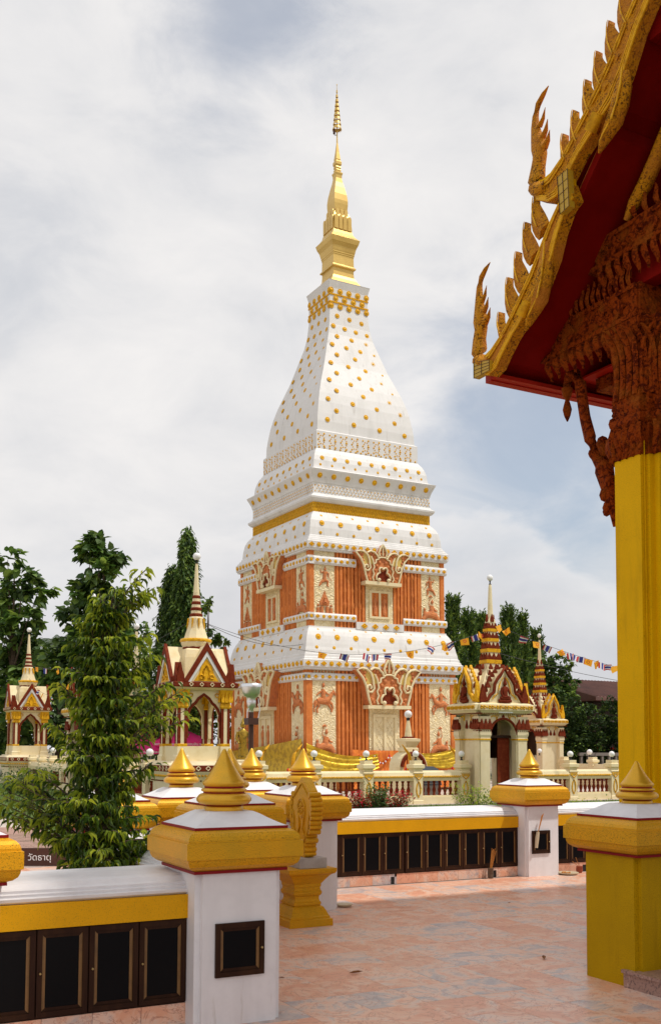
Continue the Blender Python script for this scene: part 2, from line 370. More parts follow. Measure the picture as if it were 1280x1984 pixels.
for _ in range(26000):
    if random.random() < .6: x, y = random.uniform(6, 24), random.uniform(11.3, 24)
    else: x, y = random.uniform(4.4, 8.5), random.uniform(17, 44)
    h = random.uniform(.03, .09); a = random.uniform(0, 6.3); dx, dy = .012*math.cos(a), .012*math.sin(a)
    g.add([(x-dx, y-dy, 0), (x+dx, y+dy, 0), (x+random.uniform(-.03, .03), y+random.uniform(-.03, .03), h)], [(0, 1, 2)])
mat('grass_blade', (.12, .20, .03), .7, 0, None, None, None, .3, 0, .3, .5)
put('grass', g.mesh('grass', 'grass_blade'), kind='stuff')
g = MB(); g.box(9, 30, 24.3, 46, -.3, .012); obj('precinct_floor', g, 'pale_concrete', kind='structure')

# ------------------------------------------------------------------ boundary posts of the terrace wall
def finial(mb, z0, hgt, k=1., g0=0, r0=1):
    # g0 gold index, r0 red index
    def Z(t): return z0+t*hgt
    mb.lathe([(.116*k, Z(0)), (.118*k, Z(.05)), (.112*k, Z(.075))], 32, mi=g0)
    mb.lathe([(.108*k, Z(.075)), (.120*k, Z(.10))], 32, mi=r0, cap=False)
    mb.lathe([(.118*k, Z(.10)), (.150*k, Z(.115)), (.166*k, Z(.16)), (.167*k, Z(.20)), (.155*k, Z(.25)), (.142*k, Z(.275)), (.125*k, Z(.285))], 32, mi=g0)
    mb.lathe([(.125*k, Z(.285)), (.125*k, Z(.305))], 32, mi=r0, cap=False)
    mb.lathe([(.125*k, Z(.305)), (.138*k, Z(.32)), (.138*k, Z(.345)), (.125*k, Z(.365))], 32, mi=g0)
    mb.lathe([(.118*k, Z(.365)), (.118*k, Z(.395))], 32, mi=r0, cap=False)
    mb.lathe([(.118*k, Z(.395)), (.128*k, Z(.42)), (.132*k, Z(.455)), (.118*k, Z(.50)), (.097*k, Z(.575)), (.076*k, Z(.66)), (.056*k, Z(.75)), (.038*k, Z(.84)), (.023*k, Z(.92)), (.016*k, Z(.96)), (.010*k, Z(.985)), (.003*k, Z(1.))], 32, mi=g0)
def make_post(body='white_paint', fin_h=.375, label='', kf=1.):
    t = thing('boundary_post', label, 'post', group='posts of the terrace boundary wall')
    b = MB(); r = .035
    b.sq([(.268, 0), (.268, .875)], reb=r); obj('body', b, body, t)
    m = MB(); m.sq([(.292, .872), (.292, .889)]); obj('lower_fillet', m, 'red_paint', t)
    m = MB(); m.sq([(.285, .889), (.315, .900), (.338, .918), (.348, .940), (.350, .958), (.362, .960), (.362, 1.052), (.350, 1.055), (.350, 1.068), (.342, 1.088), (.325, 1.106), (.300, 1.118), (.288, 1.121)])
    obj('cap', m, 'gold_paint', t)
    m = MB(); m.sq([(.294, 1.121), (.294, 1.136)]); obj('upper_fillet', m, 'red_paint', t)
    m = MB(); m.sq([(.288, 1.136), (.25, 1.153), (.20, 1.180), (.165, 1.202), (.135, 1.216), (.11, 1.216)])
    obj('cap_roof', m, 'white_paint', t)
    m = MB(); finial(m, 1.214, fin_h, kf); obj('finial', m, ['gold_smooth', 'red_paint'], t)
    return t
def niche(parent, x0, x1, z0, z1, y, knob_right=False, half=.018):
    # framed little dark door in a face looking to -y
    n = MB(); w = .029
    n.prism([(x0, z0), (x1, z0), (x1-w, z0+w), (x0+w, z0+w)], lambda a, b, d: (a, d, b), y-.018, y+.03)
    n.prism([(x0, z1), (x1, z1), (x1-w, z1-w), (x0+w, z1-w)], lambda a, b, d: (a, d, b), y-.018, y+.03)
    n.prism([(x0, z0), (x0+w, z0+w), (x0+w, z1-w), (x0, z1)], lambda a, b, d: (a, d, b), y-.018, y+.03)
    n.prism([(x1, z0), (x1-w, z0+w), (x1-w, z1-w), (x1, z1)], lambda a, b, d: (a, d, b), y-.018, y+.03)
    # inner bead, tan along its two upright sides
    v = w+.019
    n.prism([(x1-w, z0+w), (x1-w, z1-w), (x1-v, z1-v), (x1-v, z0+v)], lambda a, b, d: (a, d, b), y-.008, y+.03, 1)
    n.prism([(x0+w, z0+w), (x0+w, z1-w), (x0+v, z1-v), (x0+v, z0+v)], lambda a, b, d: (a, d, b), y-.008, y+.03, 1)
    n.prism([(x0+w, z0+w), (x1-w, z0+w), (x1-v, z0+v), (x0+v, z0+v)], lambda a, b, d: (a, d, b), y-.008, y+.03)
    n.prism([(x0+w, z1-w), (x1-w, z1-w), (x1-v, z1-v), (x0+v, z1-v)], lambda a, b, d: (a, d, b), y-.008, y+.03)
    f = obj('niche_door', n, ['wood_dark', 'wood_light'], parent)
    p = MB(); p.box(x0+v, x1-v, y-.0035, y+.02, z0+v, z1-v); obj('pane', p, 'black_glass', f)
    k = MB(); kx = x1-.018 if knob_right else x0+.018; kz = (z0+z1)/2
    k.lathe([(.007, -.018), (.007, -.026), (.004, -.029)], 12); k.xf(T(kx, y, kz) @ Matrix.Rotation(R(90), 4, 'X') @ T(0, 0, 0) @ Matrix.Scale(-1, 4, (0, 0, 1)))
    obj('knob', k, 'brass', f)
    return f
POSTS = {}
pA = make_post(label='large white post with gold cap, nearest in front, small dark door in its face')
pA.location = (2.352, 5.852, 0); POSTS['A'] = pA
base = [('Z', (.738, 5.86), 'gold capped post at the left edge, only its cap corner in view'),
        ('E', (3.30, 8.09), 'gold capped post directly behind the nearest large post'),
        ('D', (3.31, 9.32), 'gold capped post just right of the leafy tree, left of the nearest cone'),
        ('H', (2.50, 8.95), 'gold capped post mostly hidden behind the leafy tree'),
        ('F', (4.57, 10.56), 'farthest gold capped post, left end of the distant niche wall'),
        ('G', (4.60, 9.32), 'gold capped post with tall white body behind the leaf shaped boundary stone'),
        ('C', (8.42, 10.50), 'white post with gold cap standing midway along the distant niche wall'),
        ('K', (12.3, 10.50), 'gold capped post beyond the yellow column at the wall end')]
for k, (x, y), lab in base:
    POSTS[k] = copy_tree(pA, lab, (x, y, 0))
niche(pA, -.154, .150, .278, .584, -.268, True)
niche(POSTS['C'], -.185, .095, .284, .57, -.268, True)
mat('ochre_paint', (.52, .31, .002), .55, 0, [((.44, .26, .002), 2.5, .35, .7), ((.34, .19, .003), 5, .55, .8, (2, 2, .3))], ('n', 230, .3, .003), ((.30, .18, .002), 190, .52, .66), .1)
pR = make_post('ochre_paint', .30, 'yellow post with gold cap and red edging at the marble step, right foreground', .88)
pR.location = (5.30, 5.42, 0)
# finial of this one is shorter and squatter; body stands 2 cm wider
# ------------------------------------------------------------------ niche walls
def niche_wall(name, label, x0, x1, yf, doors, door_w=None, rz=0, loc=(0, 0, 0), drains=(), depth=.56, split=None):
    t = thing('niche_wall', label, 'wall', loc, rz, 'walls of the terrace boundary')
    m = MB(); m.box(x0, x1, yf+.012, yf+depth, 0, .742)
    obj('core', m, 'white_paint', t)
    m = MB(); w = x1-x0
    pr = [(yf+.0, .742), (yf-.018, .755), (yf-.022, .772), (yf+.0, .778), (yf-.004, .792), (yf+.018, .797), (yf+.016, .812), (yf+.04, .82), (yf+.06, .842), (yf+.10, .852), (yf+depth-.04, .858), (yf+depth, .84), (yf+depth, .742)]
    m.prism(pr, lambda a, b, d: (d, a, b), x0, x1); obj('coping', m, 'white_paint', t)
    m = MB(); m.box(x0, x1, yf-.035, yf+.011, .606, .741); obj('band', m, 'yellow_band', t)
    # cabinet backing and plinth of marble blocks
    if doors:
        m = MB(); m.box(x0, x1, yf-.004, yf+.0115, .118, .605); obj('cabinet_frame', m, 'wood_dark', t)
    n = max(1, round((x1-x0)/.3)); s_ = (x1-x0)/n
    pm = MB()
    for i in range(n):
        a, b = x0+i*s_+.0015, x0+(i+1)*s_-.0015
        if any(a < dx < b for dx in drains):
            dx = [q for q in drains if a < q < b][0]
            pb = MB(); pb.box(a, dx-.04, yf-.012, yf+.0118, 0, .1175); pb.box(dx+.04, b, yf-.012, yf+.0118, 0, .1175); pb.box(dx-.04, dx+.04, yf-.012, yf+.0118, .085, .1175)
            obj('plinth_block', pb, 'marble', t)
            hb = MB(); hb.box(dx-.039, dx+.039, yf+.0, yf+.0117, .0, .084); obj('drain_hole', hb, 'black', t)
        else:
            pb = MB(); pb.box(a, b, yf-.012+random.uniform(-.001, .001), yf+.0118, 0, .1175); obj('plinth_block', pb, 'marble', t)
    for a, b in doors: niche(t, a, b, .128, .60, yf-.004)
    return t
dA = []; x = 2.085
for k in range(4): dA.append((x-.283, x-.004)); x -= .287
niche_wall('a', 'near white coped wall with yellow band and large dark niche doors, bottom left', .98, 2.10, 5.76, dA)
d2 = [(5.052+i*.283, 5.052+(i+1)*.283-.006) for i in range(5)] + [(6.487+i*.277, 6.487+(i+1)*.277-.006) for i in range(6)]
niche_wall('b', 'distant white coped niche wall between the leaf shaped stone and midway post', 4.84, 8.15, 10.42, d2, drains=(6.33, 7.78))
d3 = [(8.72+i*.28, 8.72+(i+1)*.28-.006) for i in range(11)]
niche_wall('c', 'short stretch of niche wall right of the midway post, running behind the yellow post', 8.69, 12.03, 10.42, d3, drains=(9.25,))
niche_wall('d', 'plain white wall behind the tree running back from the nearest post', -2.85, -.27, -.16, [], rz=R(-90), loc=(2.42, 5.85, 0), depth=.5).location = (2.42, 5.86, 0)
niche_wall('e', 'short plain wall joining two gold capped posts behind the nearest post', 3.58, 4.33, 9.12, [], depth=.4)
niche_wall('f', 'short plain wall between the two rear posts at left of the distant niche wall', -10.3, -9.6, 4.42, [], rz=R(-90), depth=.36)

# ------------------------------------------------------------------ boundary stone on pedestal
t = thing('pedestal', 'moulded yellow pedestal with flared top, beside the white post', 'pedestal', (4.165, 8.465, 0))
m = MB(); m.sq([(.215, 0), (.215, .062), (.195, .07), (.195, .085), (.188, .09), (.170, .13), (.150, .165), (.128, .178), (.135, .183), (.135, .205), (.126, .215), (.12, .235), (.122, .26), (.132, .268), (.140, .285), (.140, .30), (.130, .315), (.128, .34), (.134, .345), (.134, .37), (.145, .385), (.170, .42), (.195, .45), (.21, .46), (.228, .468), (.238, .485), (.240, .515), (.0, .516)])
obj('moulded_body', m, 'gold_paint', t)
t = thing('boundary_stone', 'yellow leaf shaped carved stone slab with pointed top on grey block', 'boundary stone', (4.19, 8.43, .518))
m = MB(); m.box(-.135, .135, -.16, .16, 0, .088); obj('base_block', m, 'grey_stone', t)
side = [(.075, .09), (.085, .12), (.082, .19), (.10, .215), (.115, .25), (.10, .275), (.12, .30), (.165, .32), (.19, .36), (.185, .42), (.205, .46), (.195, .50), (.212, .54), (.20, .58), (.195, .62), (.165, .66), (.145, .69), (.11, .72), (.06, .765), (.0, .81)]
poly = [(-a, b) for a, b in side]+[(a, b) for a, b in reversed(side[:-1])]
m = MB(); m.prism(poly, lambda a, b, d: (d, a, b), -.045, .045); slab = obj('slab', m, 'gold_paint', t)
for s_ in (-1, 1):
    m = MB()
    for i in range(14):
        z = .12+i*.041; w_ = .021 if i % 2 else .016
        a = min(side, key=lambda q: abs(q[1]-z))[0]
        m.tube([(-.055, s_*(a+.002), z), (.0, s_*(a+.012), z), (.055, s_*(a+.002), z)], [w_*1.25]*3, 8)
    obj('edge_moulding', m, 'gold_paint', t)
m = MB()
for rr in (.075, .062): m.tube([(-.048, rr*math.cos(a*math.pi/10), .53+rr*1.15*math.sin(a*math.pi/10)) for a in range(21)], .006, 6)
for k in range(8):
    a = k*math.pi/4; m.tube([(-.047, .012*math.cos(a), .53+.012*math.sin(a)), (-.05, .035*math.cos(a), .53+.035*math.sin(a)), (-.047, .052*math.cos(a), .53+.055*math.sin(a))], [.003, .009, .003], 6)
for s_ in (-1, 1):
    m.tube([(-.048, s_*.075, .50), (-.05, s_*.05, .42), (-.05, s_*.03, .36), (-.05, s_*.06, .30), (-.05, s_*.10, .27), (-.048, s_*.05, .22)], [.006, .009, .01, .009, .007, .004], 6)
    m.tube([(-.048, s_*.17, .50), (-.05, s_*.15, .42), (-.05, s_*.155, .35), (-.048, s_*.12, .30)], [.004, .008, .008, .004], 6)
m.tube([(-.048, -.16, .62), (-.05, -.08, .69), (-.05, 0, .755), (-.05, .08, .69), (-.048, .16, .62)], .005, 6)
obj('carved_wheel', m, 'gold_paint', t)

# ------------------------------------------------------------------ vihan: steps, column, roof
t = thing('marble_steps', 'reddish marble steps at the foot of the yellow post, right edge', 'steps')
s1 = [(5.0, -.5, 5.275, .118), (5.34, -.5, 5.10, .235), (5.68, -.5, 5.05, .352), (6.02, -.5, 5.0, .47)]
z0 = 0
for x0, y0, y1, z1 in s1:
    k = 0; y = y1
    while y > 1.0:
        m = MB(); m.box(x0+.012, x0+.42, y-.598, y-.002, z0-.001, z1-.022); obj('riser_stone', m, 'granite', t)
        m = MB(); m.box(x0-.004, x0+.43, y-.599, y+.004 if k == 0 else y-.001, z1-.0215, z1); obj('tread_slab', m, 'granite', t)
        y -= .6; k += 1
    z0 = z1
V = thing('temple_hall', 'large temple hall with red eaves, gilded gable edge and yellow column, right side', 'temple')
m = MB(); m.box(6.3, 16, -3, 7.02, -.02, .47); obj('platform', m, 'granite', V)
cx, cy = 6.245, 6.19
m = MB()
for hx, hy, g0 in ((.245, .146, 0), (.19, .19, .001), (.14, .25, .002)): m.box(cx-hx, cx+hx, cy-hy, cy+hy, 0, 4.10+g0)
for s_ in (-1, 1):
    m.box(cx-.218, cx-.212, cy+s_*.160-.004, cy+s_*.160+.004, .47, 4.09)
col = obj('column', m, 'yellow_column', V)
c2 = col.copy(); C.objects.link(c2); c2.location = (0, -3.6, 0)
c2 = col.copy(); C.objects.link(c2); c2.location = (4.2, 0, 0)
m = MB(); m.box(6.10, 6.22, 5.93, 5.938, 1.485, 1.60); pl = obj('plaque', m, 'white_print', V)
m = MB(); m.box(6.097, 6.223, 5.925, 5.9375, 1.602, 1.625); obj('plaque_edge', m, 'red_fascia', pl)
# capital: flared lotus petals over a moulded neck
m = MB()
def plus(mb, prof, cx, cy):
    for (hx, hy) in ((.245, .146), (.19, .19), (.146, .25)):
        secs = []
        for off, z in prof:
            a, b = hx+off, hy+off; secs.append([(cx-a, cy-b, z), (cx+a, cy-b, z), (cx+a, cy+b, z), (cx-a, cy+b, z)])
        mb.loft([[(p[0], p[1], p[2]+hx*.004) for p in s] for s in secs])
plus(m, [(.006, 3.98), (.008, 4.07), (.015, 4.10), (.02, 4.22), (.0, 4.24), (.022, 4.27), (.022, 4.32), (-.01, 4.34), (.0, 4.38), (.015, 4.42), (.005, 4.45), (.012, 4.47), (-.02, 4.72), (-.01, 4.9), (.02, 5.02), (.04, 5.11)], cx, cy)
cap = obj('capital', m, 'carved_red', V)
pet = MB()
def petal(mb, p, q, w, th, out, n=6):
    p, q, out = Vector(p), Vector(q), Vector(out); d = q-p; sd = d.cross(out).normalized()
    pts = []
    for i in range(n+1):
        t_ = i/n; ww = w*math.sin(math.pi*min(1, .18+.82*t_))**.8*(1 if t_ < .98 else .05)
        c = p+d*t_+out*(th*(math.sin(math.pi*t_)+.6*math.sin(2*math.pi*t_)))
        pts.append([tuple(c-sd*ww), tuple(c+out*th*.9), tuple(c+sd*ww), tuple(c-out*th*.4)])
    mb.loft(pts, 0, True, False)
def long_petal(a, b, out, wd):
    m2 = MB(); out = Vector(out); pts = []; sd = Vector((0, 0, 1)).cross(out)
    for t_, o_, w_ in ((0, .012, .8), (.08, .010, 1), (.3, -.004, .9), (.6, .0, 1), (.8, .03, 1.1), (.92, .085, 1.0), (1, .13, .15)):
        c = Vector(a).lerp(Vector(b), t_)+out*o_
        pts.append([tuple(c-sd*wd*w_), tuple(c-sd*wd*.45*w_+out*.018), tuple(c+sd*wd*.45*w_+out*.018), tuple(c+sd*wd*w_), tuple(c-out*.03)])
    m2.loft(pts); obj('capital_petal', m2, 'carved_red', cap)
for i in range(4):
    y = cy-.110+i*.073; long_petal((cx-.248, y, 4.48), (cx-.248, y, 5.05), (-1, 0, 0), .032)
for s_ in (-1, 1):
    long_petal((cx-.193, cy+s_*.168, 4.48), (cx-.193, cy+s_*.168, 5.03), (-1, 0, 0), .022)
    long_petal((cx-.148, cy+s_*.22, 4.48), (cx-.148, cy+s_*.22, 5.03), (-1, 0, 0), .026)
for i in range(3): long_petal((cx-.1+i*.1, cy-.252, 4.48), (cx-.1+i*.1, cy-.252, 5.05), (0, -1, 0), .04)
long_petal((cx-.168, cy-.193, 4.48), (cx-.168, cy-.193, 5.03), (0, -1, 0), .022); long_petal((cx-.22, cy-.148, 4.48), (cx-.22, cy-.148, 5.03), (0, -1, 0), .02)
for i in range(5):
    y = cy-.15+i*.075
    m2 = MB(); petal(m2, (cx-.255, y, 4.24), (cx-.25, y, 3.97), .040, .022, (-1, 0, 0)); obj('capital_petal', m2, 'carved_red', cap)
    m2 = MB(); petal(m2, (cx-.2+i*.09, cy-.26, 4.24), (cx-.2+i*.09, cy-.255, 3.97), .040, .022, (0, -1, 0)); obj('capital_petal', m2, 'carved_red', cap)
m2 = MB(); m2.tube([(cx-.2, cy+.13, 4.28), (cx-.2, cy+.19, 4.26), (cx-.2, cy+.23, 4.19), (cx-.2, cy+.235, 4.10), (cx-.2, cy+.20, 4.02), (cx-.2, cy+.13, 3.99)], [.03, .04, .05, .055, .05, .03], 8, 0, .8)
sc_o = obj('scroll', m2, 'carved_red', cap)
m2 = MB(); m2.ball((cx-.2, cy+.21, 4.33), .035, 8, 0, 1, 1, 1.5); obj('bud', m2, 'carved_red', sc_o)
# bracket between column and eave
BR_PTS = [(6.547, 3.501), (6.569, 3.663), (6.616, 3.853), (6.664, 4.033), (6.739, 4.17), (6.834, 4.343), (6.897, 4.548), (6.935, 4.748), (6.953, 4.872), (7.02, 4.993), (7.096, 4.989), (7.133, 4.914), (7.12, 4.843)]
bpts = [(6.19, y, z) for y, z in BR_PTS]
br = [.015, .04, .07, .095, .085, .06, .055, .055, .06, .065, .06, .04, .02]
m = MB(); m.tube(bpts, br, 10, 0, .75); bk_ = obj('eave_bracket', m, 'carved_red', V)
m = MB(); m.tube([(6.19, BR_PTS[11][0]-.00, BR_PTS[11][1]-d) for d in (.02, .08, .13, .17, .22, .28, .33)], [.05, .045, .018, .03, .042, .028, .006], 8); obj('bracket_ornament', m, 'carved_red', bk_)
for i, (dy, dz, r_) in enumerate(((.05, -.02, .035), (.03, .01, .05), (-.04, .05, .055), (.02, -.06, .05), (-.03, .02, .045), (.0, .0, .06), (-.08, .08, .055), (-.10, .02, .05), (.06, .03, .03))):
    b_ = BR_PTS[min(1+i//2, 4)]; m = MB(); m.ball((6.17, b_[0]+dy, b_[1]+dz), r_, 8, 0, 1, 1, 1.3); obj('bracket_ornament', m, 'carved_red', bk_)
# roof: underside slabs
def slab_roof(mb, line, x0, x1, th=.10, mi=0):
    # line of (y,z) lower surface
    n = len(line); lo = list(line); hi = [(y+.0, z+th) for y, z in line]
    for i in range(n-1):
        (a, b), (c, d) = lo[i], lo[i+1]; (e, f), (g_, h) = hi[i], hi[i+1]
        mb.add([(x0, a, b), (x1, a, b), (x1, c, d), (x0, c, d), (x0, e, f), (x1, e, f), (x1, g_, h), (x0, g_, h)],
               [(0, 1, 2, 3), (4, 7, 6, 5), (0, 3, 7, 4), (1, 5, 6, 2)]+([(0, 4, 5, 1)] if i == 0 else [])+([(3, 2, 6, 7)] if i == n-2 else []), mi)
RY = 2.35
lowline = [(7.50, 5.02), (7.30, 5.09), (7.05, 5.25), (6.85, 5.42), (6.62, 5.66), (6.40, 5.92), (6.22, 6.12), (5.9, 6.45)]
upline = [(6.66, 6.28), (6.44, 6.26), (6.22, 6.36), (6.05, 6.46), (5.80, 6.62), (5.62, 6.88), (5.40, 7.10), (5.1, 7.42), (4.6, 8.0), (3.9, 8.85), (3.1, 9.85), (RY, 10.85)]
mir = lambda l: [(2*RY-y, z) for y, z in l]
m = MB()
for ln in (lowline, upline, mir(lowline), mir(upline)): slab_roof(m, ln, 5.585, 16)
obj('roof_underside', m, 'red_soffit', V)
m = MB()
for ln in (lowline, upline, mir(lowline), mir(upline)): slab_roof(m, [(y+(.03 if y > RY else -.03), z+.103) for y, z in ln], 5.62, 16, .05)
obj('roof_tiles', m, 'roof_tile_orange', V)
m = MB(); m.box(5.56, 16, 7.44, 7.52, 4.955, 5.04); m.box(5.56, 16, 7.36, 7.44, 4.965, 5.0); fa = obj('fascia', m, 'red_fascia', V)
m = MB(); m.box(6.5, 16, 6.0, 7.36, 5.08, 5.10); obj('aisle_ceiling', m, 'red_fascia', V)
m = MB(); m.box(6.6, 16, 7.0, 7.2, 4.95, 5.07); obj('aisle_beam', m, 'carved_red', V)
for (y, z) in ((5.42, 7.05), (4.2, 8.5), (3.2, 9.7)):
    m = MB(); m.box(5.6, 6.5, y-.06, y+.06, z-.08, z+.06); obj('purlin', m, 'red_soffit', V)
# gable wall back of porch (dark) and its beams
m = MB(); m.prism([(6.1, 5.2), (6.9, 5.3), (6.3, 6.0), (5.9, 6.35), (5.2, 7.15), (RY, 10.5), (2*RY-5.2, 7.15), (2*RY-6.3, 6.0), (2*RY-6.9, 5.3), (2*RY-6.1, 5.2)], lambda a, b, d: (d, a, b), 6.30, 6.40)
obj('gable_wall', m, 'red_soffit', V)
def beam(y0, y1, z0, z1, xf, nm='frieze'):
    m = MB(); m.box(xf, xf+.2, y0, y1, z0+.04, z1-.04); m.box(xf-.03, xf+.2, y0-.005, y1+.005, z0, z0+.04); m.box(xf-.02, xf+.2, y0-.004, y1+.004, z1-.04, z1)
    f = obj(nm, m, 'carved_red', V)
    k = int(abs(y1-y0)/.42)
    for i in range(k):
        c = y0+(i+.5)*(y1-y0)/k; m = MB(); zc = (z0+z1)/2; q = (z1-z0)*.36
        m.prism([(c-.17, zc), (c-.09, zc+q), (c+.09, zc+q), (c+.17, zc), (c+.09, zc-q), (c-.09, zc-q)], lambda a, b, d: (d, a, b), xf-.022, xf-.001)
        for r_ in (.05, .03): m.tube([(xf-.025, c+r_*math.cos(a*.63), zc+r_*math.sin(a*.63)) for a in range(11)], .009, 5)
        obj('frieze_panel', m, 'carved_red', f)
    return f
f1 = beam(6.06, 7.26, 5.125, 5.41, 6.0)
f2 = beam(3.6, 6.60, 5.69, 5.95, 6.0)
m = MB(); m.box(6.02, 16, 6.04, 6.08, 5.12, 5.42); obj('side_frieze', m, 'carved_red', V)
m = MB(); m.box(6.05, 6.2, 4.0, 6.5, 5.41, 5.69); obj('beam_back', m, 'red_soffit', V)
for i in range(11):
    y = 6.10+i*.105; m = MB(); petal(m, (5.99, y, 5.13), (6.02, y-.02, 4.88+.004*i), .038, .025, (-1, 0, 0)); obj('hanging_petal', m, 'carved_red', f1)
for i in range(12):
    y = 6.12+i*.07; m = MB(); petal(m, (5.99, y, 5.40), (6.0, y+.01, 5.62), .026, .02, (-1, 0, 0)); obj('upright_petal', m, 'carved_red', f1)
for i in range(22):
    y = 4.3+i*.102; m = MB(); petal(m, (5.98, y, 5.70), (6.0, y-.02, 5.47), .036, .025, (-1, 0, 0)); obj('hanging_petal', m, 'carved_red', f2)
for i in range(15):
    y = 4.3+i*.125; m = MB(); petal(m, (6.0, y, 5.95), (6.0, y+.03, 6.14), .03, .02, (-1, 0, 0)); obj('upright_petal', m, 'carved_red', f2)
m = MB(); m.tube([(6.0, y, z) for y, z in ((6.16, 5.98), (6.07, 6.08), (5.95, 6.18), (5.83, 6.32), (5.6, 6.62), (5.2, 7.15), (4.2, 8.4))], [.03, .06, .07, .07, .07, .07, .07], 8, 0, .8); obj('inner_bargeboard', m, 'gold_carved', V)
# gilded bargeboards
def strip(mb, outer, inner, x0, x1, mi=0):
    n = min(len(outer), len(inner))
    for i in range(n-1):
        a, b, c, d = outer[i], outer[i+1], inner[i+1], inner[i]
        q = [a, b, c, d]
        vs = [(x0, *p) for p in q]+[(x1, *p) for p in q]
        mb.add(vs, [(0, 1, 2, 3), (7, 6, 5, 4), (0, 4, 5, 1), (2, 6, 7, 3)]+([(0, 3, 7, 4)] if i == 0 else [])+([(1, 5, 6, 2)] if i == n-2 else []), mi)
lo_o = [(7.545, 5.13), (7.45, 5.135), (7.36, 5.16), (7.22, 5.24), (7.10, 5.33), (6.963, 5.469), (6.77, 5.667), (6.63, 5.84), (6.496, 5.996), (6.365, 6.12), (6.27, 6.22)]
lo_i = [(7.50, 5.02), (7.38, 4.99), (7.26, 5.01), (7.12, 5.08), (6.99, 5.17), (6.84, 5.31), (6.66, 5.50), (6.50, 5.69), (6.38, 5.84), (6.26, 5.98), (6.20, 6.05)]
up_o = [(6.72, 6.42), (6.62, 6.38), (6.52, 6.385), (6.359, 6.461), (6.231, 6.568), (6.05, 6.72), (5.90, 6.86), (5.76, 7.00), (5.60, 7.19), (5.40, 7.40), (5.05, 7.78), (4.5, 8.42), (3.6, 9.5), (RY, 11.15)]
up_i = [(6.66, 6.26), (6.54, 6.20), (6.42, 6.18), (6.27, 6.24), (6.12, 6.35), (5.93, 6.50), (5.78, 6.63), (5.64, 6.78), (5.46, 6.99), (5.27, 7.18), (4.90, 7.55), (4.35, 8.20), (3.5, 9.2), (RY, 10.8)]
lo_i = [(y-.035*math.sin(i*1.25), z-.03*math.sin(i*1.25)) for i, (y, z) in enumerate(lo_i)]; up_i = [(y-.035*math.sin(i*1.25), z-.03*math.sin(i*1.25)) for i, (y, z) in enumerate(up_i)]
def barge(o_, i_, tag_):
    for mirror in (0, 1):
        oo, ii = (o_, i_) if not mirror else (mir(o_), mir(i_))
        m = MB(); strip(m, oo, ii, 5.48, 5.58)
        lerp = lambda p, q, t_: (p[0]+(q[0]-p[0])*t_, p[1]+(q[1]-p[1])*t_)
        B = obj('bargeboard', m, 'gold_carved', V)
        m = MB()
        for t_, rr in ((.08, .012), (.20, .009), (.70, .008), (.80, .009), (.92, .013)):
            m.tube([(5.472, *lerp(p, q, t_)) for p, q in zip(oo, ii)], rr, 6)
        obj('bargeboard_moulding', m, 'gold_leaf', B)
        m = MB(); strip(m, [(y+(-.0 if mirror else .0), z+.05) for y, z in oo], [lerp(p, q, .05) for p, q in zip(oo, ii)], 5.50, 5.56); obj('ridge_edge', m, 'yellow_column', B)
        if not mirror: keep = B
    return keep
B1 = barge(lo_o, lo_i, 'l'); B2 = barge(up_o, up_i, 'u')
def tooth(parent, tip, L_=1., w=.085):
    ty, tz = tip; p0 = (ty-.11*L_, tz-.36*L_); p1 = (ty+.015*L_, tz-.20*L_); secs = []; mid = []
    for t_, ww in ((0, 1.0), (.15, 1.1), (.32, 1.1), (.5, .98), (.68, .76), (.84, .5), (.95, .27), (1, .04)):
        c = [(1-t_)**2*p0[k]+2*t_*(1-t_)*p1[k]+t_*t_*tip[k] for k in (0, 1)]
        d = [2*(1-t_)*(p1[k]-p0[k])+2*t_*(tip[k]-p1[k]) for k in (0, 1)]; l = math.hypot(*d); n_ = (-d[1]/l, d[0]/l)
        if n_[0] < 0: n_ = (-n_[0], -n_[1])
        a = w*ww*L_
        secs.append([(5.50, c[0]-n_[0]*a, c[1]-n_[1]*a), (5.485-.02*ww, c[0], c[1]), (5.50, c[0]+n_[0]*a, c[1]+n_[1]*a), (5.555, c[0], c[1])]); mid.append((5.478-.02*ww, c[0]+n_[0]*a*.1, c[1]))
    m = MB(); m.loft(secs, 0, True, False); o = obj('flame_crest', m, 'gold_carved', parent)
    m = MB(); m.tube(mid[1:], [.007, .008, .008, .006, .005, .004, .002], 5); obj('crest_rib', m, 'gold_leaf', o)
for tp, q in (((7.215, 5.50), .72), ((7.09, 5.768), 1), ((6.964, 5.948), 1), ((6.84, 6.156), 1), ((6.715, 6.33), 1)): tooth(B1, tp, q)
for tp, q in (((6.343, 6.68), .8), ((6.214, 6.81), 1), ((6.064, 6.98), 1), ((5.936, 7.14), 1.05), ((5.794, 7.30), 1.05), ((5.65, 7.47), 1.1), ((5.50, 7.66), 1.1), ((5.33, 7.84), 1.1), ((5.15, 8.04), 1.1), ((4.95, 8.27), 1.1)): tooth(B2, tp, q)
